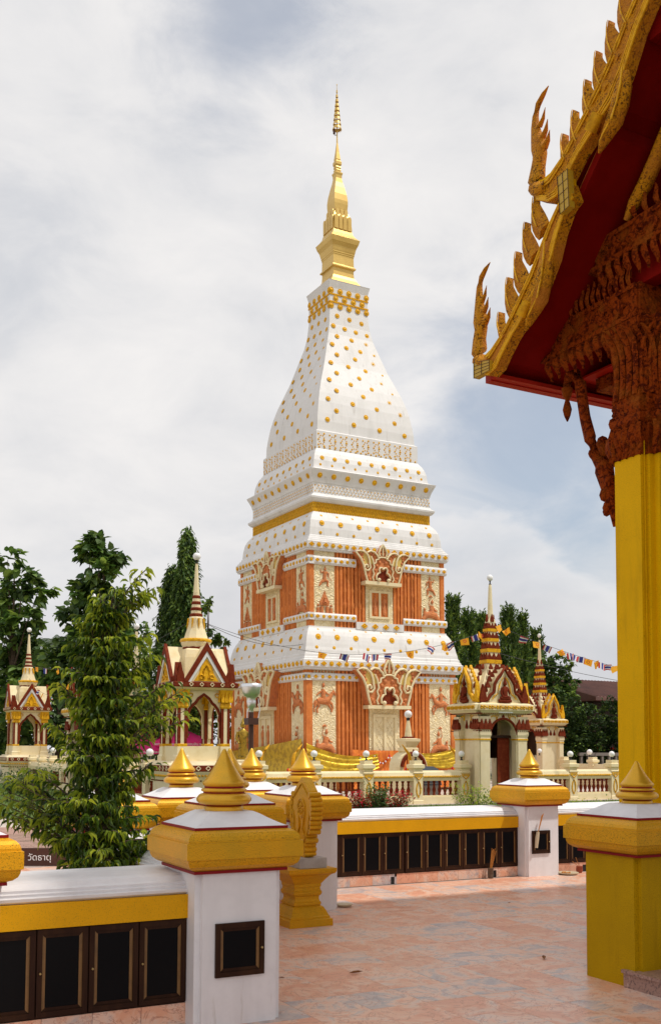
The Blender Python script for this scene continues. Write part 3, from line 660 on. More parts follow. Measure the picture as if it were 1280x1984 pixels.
# naga finials
def naga(parent, P, Rr, spikes, snout):
    m = MB(); m.tube([(5.53, y, z) for y, z in P], Rr, 10, 0, .7); n = obj('naga_finial', m, 'gold_carved', parent)
    for (a, b, r_) in spikes:
        m = MB(); m.tube([(5.53, *a), (5.53, (a[0]+b[0])/2-.01, (a[1]+b[1])/2-.015), (5.53, *b)], [r_, r_*.7, .003], 7, 0, .6); obj('comb_spike', m, 'gold_carved', n)
    m = MB()
    for (y, z, r_) in snout: m.ball((5.53, y, z), r_, 8)
    obj('snout', m, 'gold_carved', n)
naga(B1, [(7.36, 5.10), (7.46, 5.10), (7.54, 5.17), (7.575, 5.27), (7.57, 5.38), (7.545, 5.47), (7.555, 5.56), (7.565, 5.66), (7.57, 5.78), (7.565, 5.88), (7.53, 5.96), (7.47, 6.01), (7.40, 6.045)],
     [.085, .10, .10, .09, .076, .074, .082, .062, .044, .034, .028, .022, .004],
     [((7.49, 5.50), (7.40, 5.62), .036), ((7.51, 5.61), (7.43, 5.73), .032), ((7.53, 5.72), (7.455, 5.85), .027)], [(7.625, 5.585, .022), (7.61, 5.51, .018), (7.61, 5.47, .022)])
naga(B2, [(6.56, 6.34), (6.64, 6.34), (6.715, 6.40), (6.735, 6.49), (6.71, 6.59), (6.685, 6.68), (6.70, 6.77), (6.725, 6.86), (6.745, 6.97), (6.74, 7.06), (6.70, 7.15), (6.63, 7.20), (6.565, 7.235)],
     [.09, .10, .10, .09, .076, .074, .080, .062, .044, .034, .028, .022, .004],
     [((6.63, 6.72), (6.555, 6.84), .036), ((6.65, 6.82), (6.58, 6.95), .032), ((6.69, 6.94), (6.61, 7.07), .027)], [(6.775, 6.80, .02), (6.76, 6.70, .018), (6.755, 6.66, .02)])
# curled tails hanging below the boards and mosaic end blocks
for par, pts in ((B1, [(6.551, 5.842), (6.566, 5.693), (6.595, 5.527), (6.65, 5.392), (6.733, 5.307), (6.803, 5.243), (6.845, 5.191)]), (B2, [(5.63, 6.776), (5.648, 6.664), (5.689, 6.543), (5.747, 6.452), (5.828, 6.384), (5.886, 6.331), (5.922, 6.287)])):
    m = MB(); m.tube([(5.49, y, z) for y, z in pts], [.05, .085, .095, .085, .06, .04, .012], 8, 0, .6); o = obj('curled_tail', m, 'gold_carved', par)
    m = MB(); m.tube([(5.432, y-.03, z) for y, z in pts[:-1]], [.008, .01, .01, .01, .008, .005], 5); m.tube([(5.43, y+.03, z) for y, z in pts[:-1]], [.008, .01, .01, .01, .008, .005], 5) if False else None; obj('tail_rib', m, 'gold_leaf', o)
for par, pts in ((B1, [(6.84, 5.31), (6.75, 5.40)]), (B2, [(5.96, 6.47), (5.87, 6.57)])):
    m = MB(); m.tube([(5.45, y, z) for y, z in pts], [.075, .07], 4, 0, .5); obj('end_block', m, 'gold_leaf', par)
for par, q in ((B1, [(7.535, 5.135), (7.535, 4.985), (7.30, 4.985), (7.30, 5.08)]), (B2, [(6.36, 6.30), (6.33, 5.97), (6.22, 5.99), (6.235, 6.31)])):
    m = MB(); m.prism(q, lambda a, b, d: (d, a, b), 5.44, 5.50); o = obj('mosaic_block', m, 'gold_mosaic', par)
    (a, b, c, d) = q; g2 = MB(); L2 = lambda p, r, t_: (5.437, p[0]+(r[0]-p[0])*t_, p[1]+(r[1]-p[1])*t_)
    for t_ in (0, .25, .5, .75, 1): g2.tube([L2(a, b, t_), L2(d, c, t_)], .002, 4)
    for t_ in (0, .5, 1): g2.tube([L2(a, d, t_), L2(b, c, t_)], .0035, 4)
    obj('mosaic_joint', g2, 'brown_metal', o)

# ------------------------------------------------------------------ the stupa
ST = thing('stupa', 'tall white and terracotta stupa with gold bosses and golden spire', 'stupa', (19.507, 36.157, .334))
SC = .791; lean = -.0088
cr_, sr_ = math.cos(TH), math.sin(TH)
ax_ = Vector((0, 0, 1)).cross(Vector((-cr_, sr_, 0)))
ST.matrix_world = T(19.507, 36.157, .334) @ Matrix.Rotation(.0088, 4, ax_) @ RZ(R(1.72)) @ Matrix.Scale(SC, 4)
FACE = [Matrix.Identity(4), RZ(R(-90))]
def sfc(face): return FACE[face]
WP = [(1.215, 25.24), (1.20, 25.20), (1.12, 24.85), (1.11, 23.8), (1.19, 22.96), (1.30, 22.4), (1.45, 21.9), (1.85, 20.6), (2.12, 19.9), (2.33, 19.35), (2.50, 18.8), (2.62, 18.3), (2.72, 17.7), (2.77, 17.3), (2.79, 16.79)]
def hwat(z):
    for (a, za), (b, zb) in zip(WP, WP[1:]):
        if zb <= z <= za: return a+(b-a)*(za-z)/(za-zb)
    return WP[-1][0]
m = MB(); m.sq([(h, z) for h, z in reversed(WP)]); obj('bell', m, 'white_stucco', ST)
m = MB(); m.sq([(2.90, 15.88), (2.90, 16.73), (2.82, 16.79)]); obj('net_band', m, 'white_stucco', ST)
m = MB(); m.sq([(3.27, 14.80), (3.25, 14.93), (3.22, 15.2), (3.15, 15.44), (3.06, 15.64), (2.98, 15.75), (2.90, 15.87)]); obj('upper_bell', m, 'white_stucco', ST)
m = MB(); m.sq([(3.31, 14.06), (3.34, 14.09), (3.36, 14.2), (3.40, 14.32), (3.54, 14.62), (3.56, 14.68), (3.35, 14.76), (3.28, 14.80)]); obj('upper_cornice', m, 'white_stucco', ST)
m = MB(); m.sq([(3.31, 13.56), (3.31, 14.06)]); obj('lattice_band', m, 'white_stucco', ST)
m = MB(); m.sq([(3.32, 13.14), (3.40, 13.18), (3.50, 13.30), (3.51, 13.38), (3.36, 13.5), (3.33, 13.56)]); obj('ledge', m, 'white_stucco', ST)
m = MB(); m.sq([(3.315, 12.68), (3.315, 13.14)]); obj('gold_band', m, 'gold_leaf', ST)
bell2 = [(3.99, 11.12), (3.93, 11.16), (3.92, 11.22), (3.86, 11.25), (3.84, 11.33), (3.78, 11.36), (3.76, 11.44), (3.72, 11.47), (3.71, 11.62), (3.69, 11.85), (3.62, 12.2), (3.52, 12.4), (3.42, 12.54), (3.36, 12.60), (3.31, 12.68)]
m = MB(); m.sq(bell2); obj('middle_bell', m, 'white_stucco', ST)
m = MB(); m.sq([(3.86, 10.71), (3.92, 10.73), (3.92, 10.79), (3.97, 10.82), (3.99, 11.12)]); obj('middle_eave', m, 'white_stucco', ST)
bell1 = [(4.44, 5.58), (4.38, 5.62), (4.36, 5.70), (4.32, 5.74), (4.30, 5.86), (4.26, 5.90), (4.24, 6.06), (4.20, 6.2), (4.17, 6.37), (4.12, 6.58), (4.07, 6.75), (3.98, 6.95), (3.88, 7.10), (3.86, 7.16), (3.86, 7.2)]
m = MB(); m.sq(bell1); obj('lower_bell', m, 'white_stucco', ST)
m = MB(); m.sq([(4.26, 5.14), (4.34, 5.17), (4.34, 5.24), (4.42, 5.27), (4.44, 5.58)]); obj('lower_eave', m, 'white_stucco', ST)
m = MB(); m.sq([(4.03, -.45), (4.03, 5.14)]); obj('lower_storey', m, 'terracotta', ST)
m = MB(); m.sq([(3.67, 7.2), (3.67, 10.71)]); obj('upper_storey', m, 'terracotta', ST)
# golden spire
m = MB(); m.sq([(1.08, 25.24), (1.0, 25.30), (.86, 25.44), (.72, 25.66), (.62, 25.86), (.60, 26.1), (.60, 26.26)], reb=0); obj('spire_base', m, 'gold_spire', ST)
m = MB(); m.sq([(.60, 26.26), (.69, 26.31), (.69, 26.37), (.61, 26.47), (.60, 26.9), (.605, 26.96), (.62, 26.99), (.62, 27.04), (.64, 27.08), (.64, 27.13), (.66, 27.2), (.70, 27.4), (.77, 27.56), (.79, 27.6), (.85, 27.83), (.70, 28.0), (.60, 28.15), (.55, 28.35)]); obj('spire_pedestal', m, 'gold_spire', ST)
m = MB(); m.sq([(.55, 28.35), (.55, 28.5), (.50, 29.1), (.42, 29.35), (.36, 29.4)]); tr = obj('spire_tier', m, 'gold_spire', ST)
m = MB(); pm_ = m.prism([(-.11, 0), (.11, 0), (.11, .62), (.09, .70), (0, .76), (-.09, .70), (-.11, .62)], lambda a, b, d: (a, d, b), -.02, .03); lotus = pm_.mesh('lotus_slat', 'gold_spire'); fixn(lotus)
for f in range(2):
    for i in range(4): put('lotus_slat', lotus, tr, sfc(f) @ T(-.39+.26*i, -.565, 28.38))
    for i in range(3): put('lotus_slat', lotus, tr, sfc(f) @ T(-.25+.25*i, -.46, 28.85) @ Matrix.Scale(.9, 4))
m = MB(); m.sq([(.34, 29.3), (.38, 29.6), (.40, 29.85), (.40, 30.05), (.36, 30.4), (.28, 30.8), (.21, 31.1), (.17, 31.35), (.18, 31.5), (.21, 31.6), (.21, 31.64), (.13, 31.72)]); obj('spire_bulb', m, 'gold_spire', ST)
m = MB(); m.sq([(.13, 31.7), (.15, 31.8), (.12, 31.86), (.15, 31.94), (.13, 32.02), (.17, 32.1), (.17, 32.25), (.12, 32.33), (.13, 32.4), (.08, 32.8), (.03, 33.3), (.02, 33.75)]); obj('spire_point', m, 'gold_spire', ST)
par = MB(); par.tube([(0, 0, 33.6), (0, 0, 36.55)], [.03, .01], 6); par.ball((0, 0, 36.5), .03, 6); um = obj('tiered_parasol', par, 'gold_spire', ST)
for i in range(9):
    z = 34.05+i*.25; r_ = .235*(1-i/9.6); m = MB()
    m.lathe([(r_, z), (r_*1.02, z+.03), (r_*.97, z+.05)], 14, cap=False)
    m.lathe([(r_*.97, z+.05), (r_*.82, z+.16)], 14, cap=False)
    if i == 0:
        for k in range(14):
            a = k*.449; m.tube([(r_*math.cos(a), r_*math.sin(a), z), (r_*math.cos(a), r_*math.sin(a), z-.07)], [.02, .004], 4)
    obj('parasol_tier', m, 'gold_spire', um)
m = MB(); m.tube([(0, 0, 33.75), (-.12, .06, 33.75), (-.14, .07, 33.9)], .02, 5); m.tube([(-.14, .07, 33.82), (-.14, .07, 34.08)], [.06, .05], 8, 1); obj('beacon_lamp', m, ['brown_metal', 'brown_metal'], ST)
# bosses
m = MB(); m.lathe([(1.0, 0), (1.0, .14), (.88, .24), (.76, .16), (.60, .16), (.46, .30), (.2, .38), (.02, .40)], 14); boss = m.mesh('gold_boss', 'gold_leaf'); fixn(boss)
m = MB(); m.add([(-1.25, 0, 0), (0, -.95, 0), (1.25, 0, 0), (0, .95, 0), (-1.0, 0, .35), (0, -.74, .35), (1.0, 0, .35), (0, .74, .35), (-.6, 0, .2), (0, -.45, .2), (.6, 0, .2), (0, .45, .2), (0, 0, .6)],
    [(0, 1, 5, 4), (1, 2, 6, 5), (2, 3, 7, 6), (3, 0, 4, 7), (4, 5, 9, 8), (5, 6, 10, 9), (6, 7, 11, 10), (7, 4, 8, 11), (8, 9, 12), (9, 10, 12), (10, 11, 12), (11, 8, 12)]); dia = m.mesh('gold_diamond', 'gold_leaf'); fixn(dia)
def onface(s_, hw, z, dh=0, r_=.1):
    # local frame: disc lying on face -y, outward normal tilted by slope dh = d(hw)/dz
    n = Vector((0, -1, -dh)).normalized(); xx = Vector((1, 0, 0)); yy = n.cross(xx)
    return Matrix(((xx.x*r_, yy.x*r_, n.x*r_, s_), (xx.y*r_, yy.y*r_, n.y*r_, -hw), (xx.z*r_, yy.z*r_, n.z*r_, z), (0, 0, 0, 1)))
def ring(kind, n, hw, z, dh=0, r_=.1, span=None, alt=False, par=ST, skip=None):
    w = span if span else hw
    for f in range(2):
        for i in range(n):
            s_ = -w+(2*w)*(i+.5)/n
            if skip and skip(s_): continue
            me = (dia if (i % 2 == 0) == (kind == 'd') else boss) if alt else (dia if kind == 'd' else boss)
            q = r_*(.86 if me is boss and alt else 1)
            put('gold_diamond' if me is dia else 'gold_boss', me, par, sfc(f) @ onface(s_, hw, z, dh, q))
# spire bell bosses in staggered rows
rows = [23.35, 22.75, 22.2, 21.65, 21.1, 20.55, 20.0, 19.5, 18.95, 18.4, 17.85, 17.3]
cnt = [3, 4, 3, 4, 3, 4, 3, 4, 3, 4, 3, 4]
for z, n in zip(rows, cnt):
    h = hwat(z); dh = (hwat(z+.1)-hwat(z-.1))/.2
    w = h*(.80 if n == 4 else .62)
    for f in range(2):
        for i in range(n):
            s_ = -w+2*w*i/(n-1)
            put('gold_boss', boss, ST, sfc(f) @ onface(s_, h-.005, z-(.10*(s_/h)), dh, .128))
# crown rosettes
for f in range(2):
    for zz, n in ((24.72, 5), (24.32, 4), (23.92, 5)):
        for i in range(n):
            s_ = (-1.04+2.08*i/(n-1)) if n == 5 else (-.78+1.56*i/(n-1))
            put('rosette', boss, ST, sfc(f) @ onface(s_, 1.12, zz, 0, .15))
    for zz in (24.52, 24.12):
        m = MB(); m.box(-1.14, 1.14, -1.145, -1.10, zz-.045, zz+.045)
        for i in range(22): m.ball((-1.1+.105*i, -1.14, zz), .03, 6)
        o = obj('crown_band', m, 'gold_leaf', ST, sfc(f), kind='stuff')
# net band ornament (tiny pieces, joined)
for f in range(2):
    m = MB()
    def dot(s_, z, r_, hw): m.add([(s_-r_, -hw, z), (s_, -hw, z-r_), (s_+r_, -hw, z), (s_, -hw, z+r_), (s_, -hw-r_*.7, z)], [(0, 1, 4), (1, 2, 4), (2, 3, 4), (3, 0, 4)])
    for i in range(9):
        c = -2.48+i*.62
        dot(c, 16.30, .075, 2.90)
        for k in range(1, 6):
            for sg in (-1, 1):
                dot(c-.31+k*.062*1.0*.83*1.2, 16.30+sg*(.30-abs(k-3)*.0)-sg*abs(k-3)*.10, .045, 2.90) if k != 3 else dot(c, 16.30+sg*.30, .065, 2.90)
        dot(c-.31, 16.30, .06, 2.90); dot(c-.31, 16.57, .06, 2.90); dot(c-.31, 16.05, .06, 2.90)
    for i in range(20): dot(-2.75+i*.29, 15.93, .06, 2.905)
    obj('net_ornament', m, 'gold_leaf', ST, sfc(f), kind='stuff')
    m = MB()
    for i in range(34):
        for k in range(3): dot(-3.2+i*.194+(.097 if k % 2 else 0), 13.66+k*.14, .045, 3.31)
    for i in range(35):
        for sg in (-1, 1):
            a = -3.25+i*.194
            m.tube([(a-sg*.0, -3.315, 13.57), (a+sg*.24, -3.315, 14.04)], .014, 4, 1) if abs(a+sg*.24) < 3.28 else None
    obj('lattice_ornament', m, ['gold_leaf', 'white_stucco'], ST, sfc(f), kind='stuff')
    m = MB()
    for i in range(46):
        for k in range(3): dot(-3.25+i*.143+(.07 if k % 2 else 0), 12.76+k*.14, .042, 3.33)
    for i in range(46):
        for sg in (-1, 1):
            a = -3.28+i*.143
            if abs(a+sg*.20) < 3.3: m.tube([(a, -3.325, 12.70), (a+sg*.2, -3.325, 13.12)], .016, 4)
    obj('gold_lattice', m, 'gold_smooth', ST, sfc(f), kind='stuff')
ring('b', 9, 3.19, 15.33, -.28, .11, 3.1); ring('b', 10, 3.24, 14.98, -.1, .065, 3.2); ring('b', 10, 3.0, 15.68, -.6, .065, 2.95)
ring('b', 9, 3.44, 14.40, .5, .13, 3.4)
ring('b', 7, 3.65, 12.08, -.25, .13, 3.55); ring('b', 8, 3.72, 11.6, 0, .075, 3.6); ring('b', 8, 3.46, 12.47, -.8, .07, 3.4)
ring('d', 21, 3.985, 10.97, .06, .125, 3.95, True)
ring('b', 8, 4.09, 6.68, -.28, .14, 4.0); ring('b', 9, 4.21, 6.18, -.15, .08, 4.1); ring('b', 9, 3.90, 7.04, -.8, .075, 3.85)
ring('d', 22, 4.435, 5.42, .06, .13, 4.4, True)
# storeys
def storey(f, hw, z0, z1, pz0, pz1, dw, pil, lower):
    # hw wall plane of panels, dw half width of the door surround
    W = hw; M_ = sfc(f)
    p0, p1 = W-pil, W-pil-(1.18 if not lower else 1.32)
    for s_ in (-1, 1):
        m = MB(); m.box(s_*W-(pil if s_ > 0 else 0), s_*W+(0 if s_ > 0 else pil), -W-.0, -W+.3, z0, z1)
        if f == 0 or s_ < 0: obj('corner_pilaster', m, 'terracotta', ST, M_)
        a, b = sorted((s_*p0, s_*p1)); m = MB(); m.box(a, b, -W+.04, -W+.3, z0, z1); obj('relief_panel', m, 'cream_relief', ST, M_)
        m = MB()
        for q in (a+.02, b-.02): m.box(q-.02, q+.02, -W+.02, -W+.3, z0, z1)
        obj('panel_edge', m, 'terracotta', ST, M_)
        # colonnettes
        n = 8; wd = (p1-dw)/n
        for i in range(n):
            c = s_*(p1-wd*(i+.5)); zt = z1 if i < 6 else z1
            m = MB()
            if i in (2, 4, 6):
                m.lathe([(wd*.36, z0), (wd*.36, z0+.2), (wd*.46, z0+.25), (wd*.36, z0+.32), (wd*.40, z0+.9), (wd*.50, z0+.98), (wd*.50, z0+1.15), (wd*.38, z0+1.22), (wd*.40, (z0+z1)/2-.1), (wd*.52, (z0+z1)/2), (wd*.40, (z0+z1)/2+.1), (wd*.38, z1-1.0), (wd*.50, z1-.95), (wd*.48, z1-.8), (wd*.38, z1-.7), (wd*.38, z1)], 10, c, -W+.06)
            else:
                m.box(c-wd*.36, c+wd*.36, -W+.0, -W+.3, z0, z1)
            obj('colonnette', m, 'terracotta', ST, M_)
    # ledges with gold ornaments
    for (za, zb, inner, prj) in ((pz1[0], pz1[1], dw+.55, .10), (pz0[0], pz0[1], dw+.55, .10)) if not lower else ((pz1[0], pz1[1], dw+.55, .08),):
        for s_ in (-1, 1):
            a, b = sorted((s_*inner, s_*(W+prj-(0 if (f == 0) else .0))))
            h_ = zb-za; pr = [(-W-prj+.06, za), (-W-prj, za+.08*h_/.35), (-W-prj, za+.26*h_/.35), (-W-prj+.05, zb), (-W+.2, zb), (-W+.2, za)]
            m = MB(); m.prism(pr, lambda p, q, d: (d, p, q), a, b); o = obj('ornamented_ledge', m, 'white_stucco', ST, M_)
            n = int(abs(b-a)/.32)
            for i in range(n):
                c = a+(b-a)*(i+.5)/n
                put('gold_diamond' if i % 2 else 'gold_boss', dia if i % 2 else boss, ST, M_ @ onface(c, W+prj-.005, za+.5*h_, 0, .105 if i % 2 else .085))
    return
UW, LW = 3.80, 4.16
for f in range(2):
    storey(f, UW, 7.2, 10.72, (7.48, 7.82), (10.08, 10.47), .78, .22, False)
    storey(f, LW, -.4, 5.15, (0, 0), (4.66, 5.0), .85, .28, True)
    M_ = sfc(f)
    m = MB(); m.box(-1.33, 1.33, -UW-.10, -UW+.2, 7.14, 7.50); blk = obj('sill_block', m, 'white_stucco', ST, M_)
    for i in range(4): put('gold_diamond', dia, ST, M_ @ onface(-.9+.6*i, UW+.10, 7.32, 0, .15))
    # upper false window with two standing figures
    m = MB(); m.box(-.76, .76, -UW+.0, -UW+.3, 7.5, 9.35); ds = obj('window_surround', m, 'cream_relief', ST, M_)
    m = MB(); z0, z1 = 7.72, 9.05
    for a, b, c, d in ((-.58, .58, z1-.10, z1), (-.58, .58, z0, z0+.10), (-.58, -.46, z0+.1, z1-.1), (.46, .58, z0+.1, z1-.1), (-.05, .05, z0+.1, z1-.1)): m.box(a, b, -UW-.06, -UW+.05, c, d)
    fr = obj('window_frame', m, 'cream_plain', ST, M_)
    for s_ in (-1, 1):
        m = MB(); m.box(s_*.255-.2, s_*.255+.2, -UW-.01, -UW+.05, z0+.1, z1-.1); obj('panel', m, 'terracotta', fr)
        m = MB(); c = s_*.255; y = -UW-.03
        m.ball((c, y, 8.78), .055, 8, 0, 1, .6, 1.2); m.ball((c, y, 8.87), .022, 6, 0, 1, .8, 1.6)
        m.tube([(c, y, 8.72), (c, y, 8.60), (c, y, 8.40), (c, y, 8.15), (c, y, 7.90)], [.03, .10, .07, .11, .09], 8, 0, .4, (0, 1, 0))
        m.tube([(c-.10, y, 8.62), (c-.14, y, 8.4), (c-.11, y, 8.2)], .025, 6); m.tube([(c+.10, y, 8.62), (c+.14, y, 8.4), (c+.11, y, 8.2)], .025, 6)
        obj('standing_figure', m, 'terracotta_relief', fr)
    # lower false door with diamond lattice
    m = MB(); m.box(-.84, .84, -LW+.0, -LW+.3, -.4, 3.55); ds = obj('door_surround', m, 'cream_relief', ST, M_)
    m = MB()
    for a, b, c, d in ((-.66, .66, 3.0, 3.14), (-.66, -.54, -.4, 3.0), (.54, .66, -.4, 3.0), (-.07, .07, -.4, 3.0)): m.box(a, b, -LW-.08, -LW+.05, c, d)
    fr = obj('door_frame', m, 'cream_plain', ST, M_)
    for s_ in (-1, 1):
        m = MB(); m.box(s_*.305-.235, s_*.305+.235, -LW-.02, -LW+.05, -.4, 3.0); lf = obj('door_leaf', m, 'cream_plain', fr)
        if f == 0:
            m = MB()
            for i in range(-1, 9):
                for sg in (-1, 1):
                    za = .1+i*.36; a, b = (s_*.305-.235, za), (s_*.305+.235, za+.72)
                    if sg < 0: a, b = (s_*.305+.235, za), (s_*.305-.235, za+.72)
                    if za+.72 < 3.05 and za > -.3: m.tube([(a[0], -LW-.022, a[1]), (b[0], -LW-.022, b[1])], .014, 4)
            obj('door_lattice', m, 'cream_relief', lf)
        else:
            m = MB(); c = s_*.3; y = -LW-.04
            m.ball((c, y, 2.6), .08, 8, 0, 1, .6, 1.2); m.tube([(c, y, 2.5), (c, y, 2.3), (c, y, 1.9), (c, y, 1.4), (c, y, .7)], [.04, .15, .10, .15, .12], 8, 0, .4, (0, 1, 0)); obj('standing_figure', m, 'terracotta_relief', fr)
# pediments
def pediment(f, hw, zb, H, Wd):
    M_ = sfc(f)
    q = lambda a, b, d: (a*Wd, -hw-d, zb+b*H)
    half = [(.54, 0), (.60, .18), (.65, .42), (.72, .58), (.90, .745), (.74, .78), (.60, .77), (.52, .66), (.47, .74), (.36, .80), (.24, .76), (.16, .68), (.14, .80), (.08, .9), (0, 1.0)]
    poly = [(a, b) for a, b in half]+[(-a, b) for a, b in reversed(half[:-1])]
    m = MB(); m.prism(poly, q, -.45, .14); P_ = obj('pediment', m, 'terracotta_relief', ST, M_)
    m = MB(); m.add([q(-.56, -.03, 0), q(.56, -.03, 0)], []); m = MB(); m.box(-.58*Wd, .58*Wd, -hw-.24, -hw+.35, zb-.16, zb); obj('pediment_sill', m, 'cream_plain', P_)
    def line(pts, r_, nm='scroll_band', mt='cream_plain', d=.18, n=6, flat=1.3):
        m = MB(); m.tube([q(a, b, d) for a, b in pts], r_, n, 0, flat, (0, 1, 0)); return obj(nm, m, mt, P_)
    for s_ in (-1, 1):
        g = lambda L_: [(s_*a, b) for a, b in L_]
        line(g([(.50, 0), (.56, .18), (.62, .42), (.70, .58), (.86, .745), (.72, .785), (.60, .77), (.50, .70), (.44, .58), (.42, .44), (.40, .36), (.46, .28), (.54, .28), (.59, .34), (.57, .42), (.51, .43), (.48, .38), (.50, .35)]), .042*H/1.6)
        line(g([(.50, .75), (.40, .80), (.28, .78), (.18, .70), (.14, .62)]), .042*H/1.6)
        line(g([(.38, .66), (.32, .55), (.30, .45)]), .035*H/1.6)
        line(g([(.0, .66), (.10, .65), (.14, .60), (.22, .58), (.23, .50), (.30, .46), (.28, .38), (.33, .30), (.29, .2), (.34, .1), (.30, .02)]), .035*H/1.6)
        line(g([(.0, .33), (.04, .38), (.10, .38), (.13, .32), (.11, .24), (.17, .22), (.22, .15), (.22, .06), (.16, .03), (.15, .08)]), .04*H/1.6, d=.2)
        line(g([(0, 1.0), (.08, .89), (.13, .78), (.10, .68)]), .042*H/1.6)
        # ochre leaf hollow and foliage relief
        m = MB(); m.prism([(s_*a, b) for a, b in [(.46, .48), (.50, .68), (.60, .75), (.70, .76), (.62, .62), (.60, .46), (.52, .45)]], q, .13, .15); obj('leaf_hollow', m, 'ochre_inner', P_)
        m = MB(); m.prism([(s_*a, b) for a, b in [(.31, .48), (.36, .66), (.47, .73), (.42, .58), (.40, .44)]], q, .13, .15); obj('leaf_hollow', m, 'ochre_inner', P_)
        for (a, b, r_) in ((.64, .70, .06), (.66, .62, .05), (.62, .54, .05), (.38, .74, .05), (.30, .72, .055), (.24, .66, .05), (.10, .52, .07), (.18, .42, .06), (.24, .30, .05), (.45, .12, .06), (.40, .05, .05), (.06, .83, .04), (.05, .75, .04)):
            m = MB(); c = q(s_*a, b, .15); m.ball(c, r_*H*.75, 7, 0, 1, .6, 1); obj('leaf_relief', m, 'terracotta_relief', P_)
        m = MB(); m.ball(q(s_*.15, .05, .24), .05*H, 8); obj('bead', m, 'cream_plain', P_)
    line([(0, .70), (0, .97)], .03*H/1.6)
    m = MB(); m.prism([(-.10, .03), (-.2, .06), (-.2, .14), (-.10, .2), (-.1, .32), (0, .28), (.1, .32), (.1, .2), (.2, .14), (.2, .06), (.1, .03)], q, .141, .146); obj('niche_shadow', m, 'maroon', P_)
for f in range(2):
    pediment(f, UW+.17, 9.44, 1.80, 1.75)
    pediment(f, LW+.26, 3.55, 2.18, 2.05)
# relief figures on the corner panels
def rider():
    m = MB(); y = -.03; k = lambda pts, r_: m.tube([(a, y, b) for a, b in pts], r_, 8, 0, .5, (0, 1, 0))
    k([(-.33, .62), (-.2, .66), (0, .62), (.2, .70), (.28, .78)], [.12, .15, .14, .14, .09]); k([(.24, .74), (.36, .95), (.46, 1.05)], [.11, .08, .07]); k([(.42, 1.10), (.50, .98), (.56, .90)], [.06, .06, .035])
    k([(.22, .62), (.38, .52), (.42, .36), (.38, .24)], [.07, .05, .035, .04]); k([(.18, .6), (.24, .42), (.34, .3), (.36, .16)], [.07, .05, .035, .04])
    k([(-.32, .6), (-.28, .42), (-.38, .28), (-.34, .12)], [.09, .06, .04, .045]); k([(-.36, .62), (-.46, .42), (-.52, .3), (-.5, .16)], [.08, .05, .035, .04]); k([(-.42, .66), (-.52, .55), (-.50, .38)], [.04, .04, .015])
    k([(-.04, .72), (-.06, .95), (-.06, 1.15)], [.10, .11, .08]); m.ball((-.05, y, 1.32), .075, 8, 0, 1, .6, 1.2); k([(-.05, 1.36), (-.04, 1.46)], [.07, .01]); k([(-.06, 1.12), (-.28, .98), (-.40, .88)], [.045, .035, .025]); k([(-.02, 1.08), (.16, .95), (.28, .92)], [.045, .035, .02]); k([(0, .78), (.1, .58), (.12, .46)], [.07, .05, .04])
    return m
def seated():
    m = MB(); y = -.03; k = lambda pts, r_: m.tube([(a, y, b) for a, b in pts], r_, 8, 0, .5, (0, 1, 0))
    k([(-.5, .08), (-.3, .3), (0, .38), (.3, .3), (.52, .06)], [.1, .16, .2, .18, .1]); k([(.05, .3), (.06, .62), (.08, .82)], [.20, .14, .11]); m.ball((.1, y, 1.02), .085, 8, 0, 1, .6, 1.15); k([(.1, 1.08), (.12, 1.18)], [.06, .01])
    k([(.12, .78), (.28, .6), (.42, .56)], [.06, .045, .03]); k([(-.02, .76), (-.12, .95), (-.02, 1.3)], [.04, .015, .012]); k([(-.12, 1.28), (0, 1.34), (.12, 1.28)], [.02, .06, .02])
    m.ball((-.38, y, .62), .07, 8, 0, 1, .6, 1.1); k([(-.38, .54), (-.36, .34)], [.06, .13])
    return m
def deity():
    m = MB(); y = -.03; k = lambda pts, r_: m.tube([(a, y, b) for a, b in pts], r_, 8, 0, .5, (0, 1, 0))
    k([(0, .45), (.02, .7), (.04, .95)], [.13, .11, .14]); m.ball((.05, y, 1.12), .08, 8, 0, 1, .6, 1.1); k([(.05, 1.16), (.06, 1.34)], [.06, .008]); k([(.02, .46), (-.2, .36), (-.3, .18), (-.38, .1)], [.11, .08, .06, .03]); k([(.04, .46), (.24, .4), (.2, .16), (.3, .08)], [.11, .08, .06, .03])
    k([(.1, .98), (.3, .86), (.26, .66)], [.05, .04, .03]); k([(-.04, .98), (-.22, .9), (-.26, 1.1)], [.05, .04, .03]); k([(.2, .8), (.5, .45)], [.02, .012])
    return m
def shrine_r():
    m = MB(); y = -.03; m.prism([(-.22, .45), (-.25, .62), (-.12, .85), (0, 1.15), (.12, .85), (.25, .62), (.22, .45)], lambda a, b, d: (a, d, b), -.05, .02)
    m.ball((0, -.07, .80), .05, 8); m.tube([(0, -.07, .75), (0, -.07, .6)], [.05, .09], 8); m.tube([(-.12, -.07, .56), (.12, -.07, .56)], .045, 6)
    for s_ in (-1, 1):
        m.tube([(s_*.34, y, .05), (s_*.34, y, .35)], [.10, .08], 8, 0, .5, (0, 1, 0)); m.ball((s_*.34, y, .46), .06, 8, 0, 1, .6, 1)
        m.tube([(s_*.14, y, .05), (s_*.14, y, .4)], .09, 8, 0, .5, (0, 1, 0))
    return m
figs = {}
for nm, fn in (('rider_relief', rider), ('seated_relief', seated), ('deity_relief', deity), ('shrine_relief', shrine_r)):
    me = fn().mesh(nm, 'terracotta_relief'); fixn(me); figs[nm] = me
def fig(nm, f, s_, hw, z, k=1., mx=1): put(nm, figs[nm], ST, sfc(f) @ T(s_, -hw+.04, z) @ Matrix.Diagonal((k*mx, k, k, 1)))
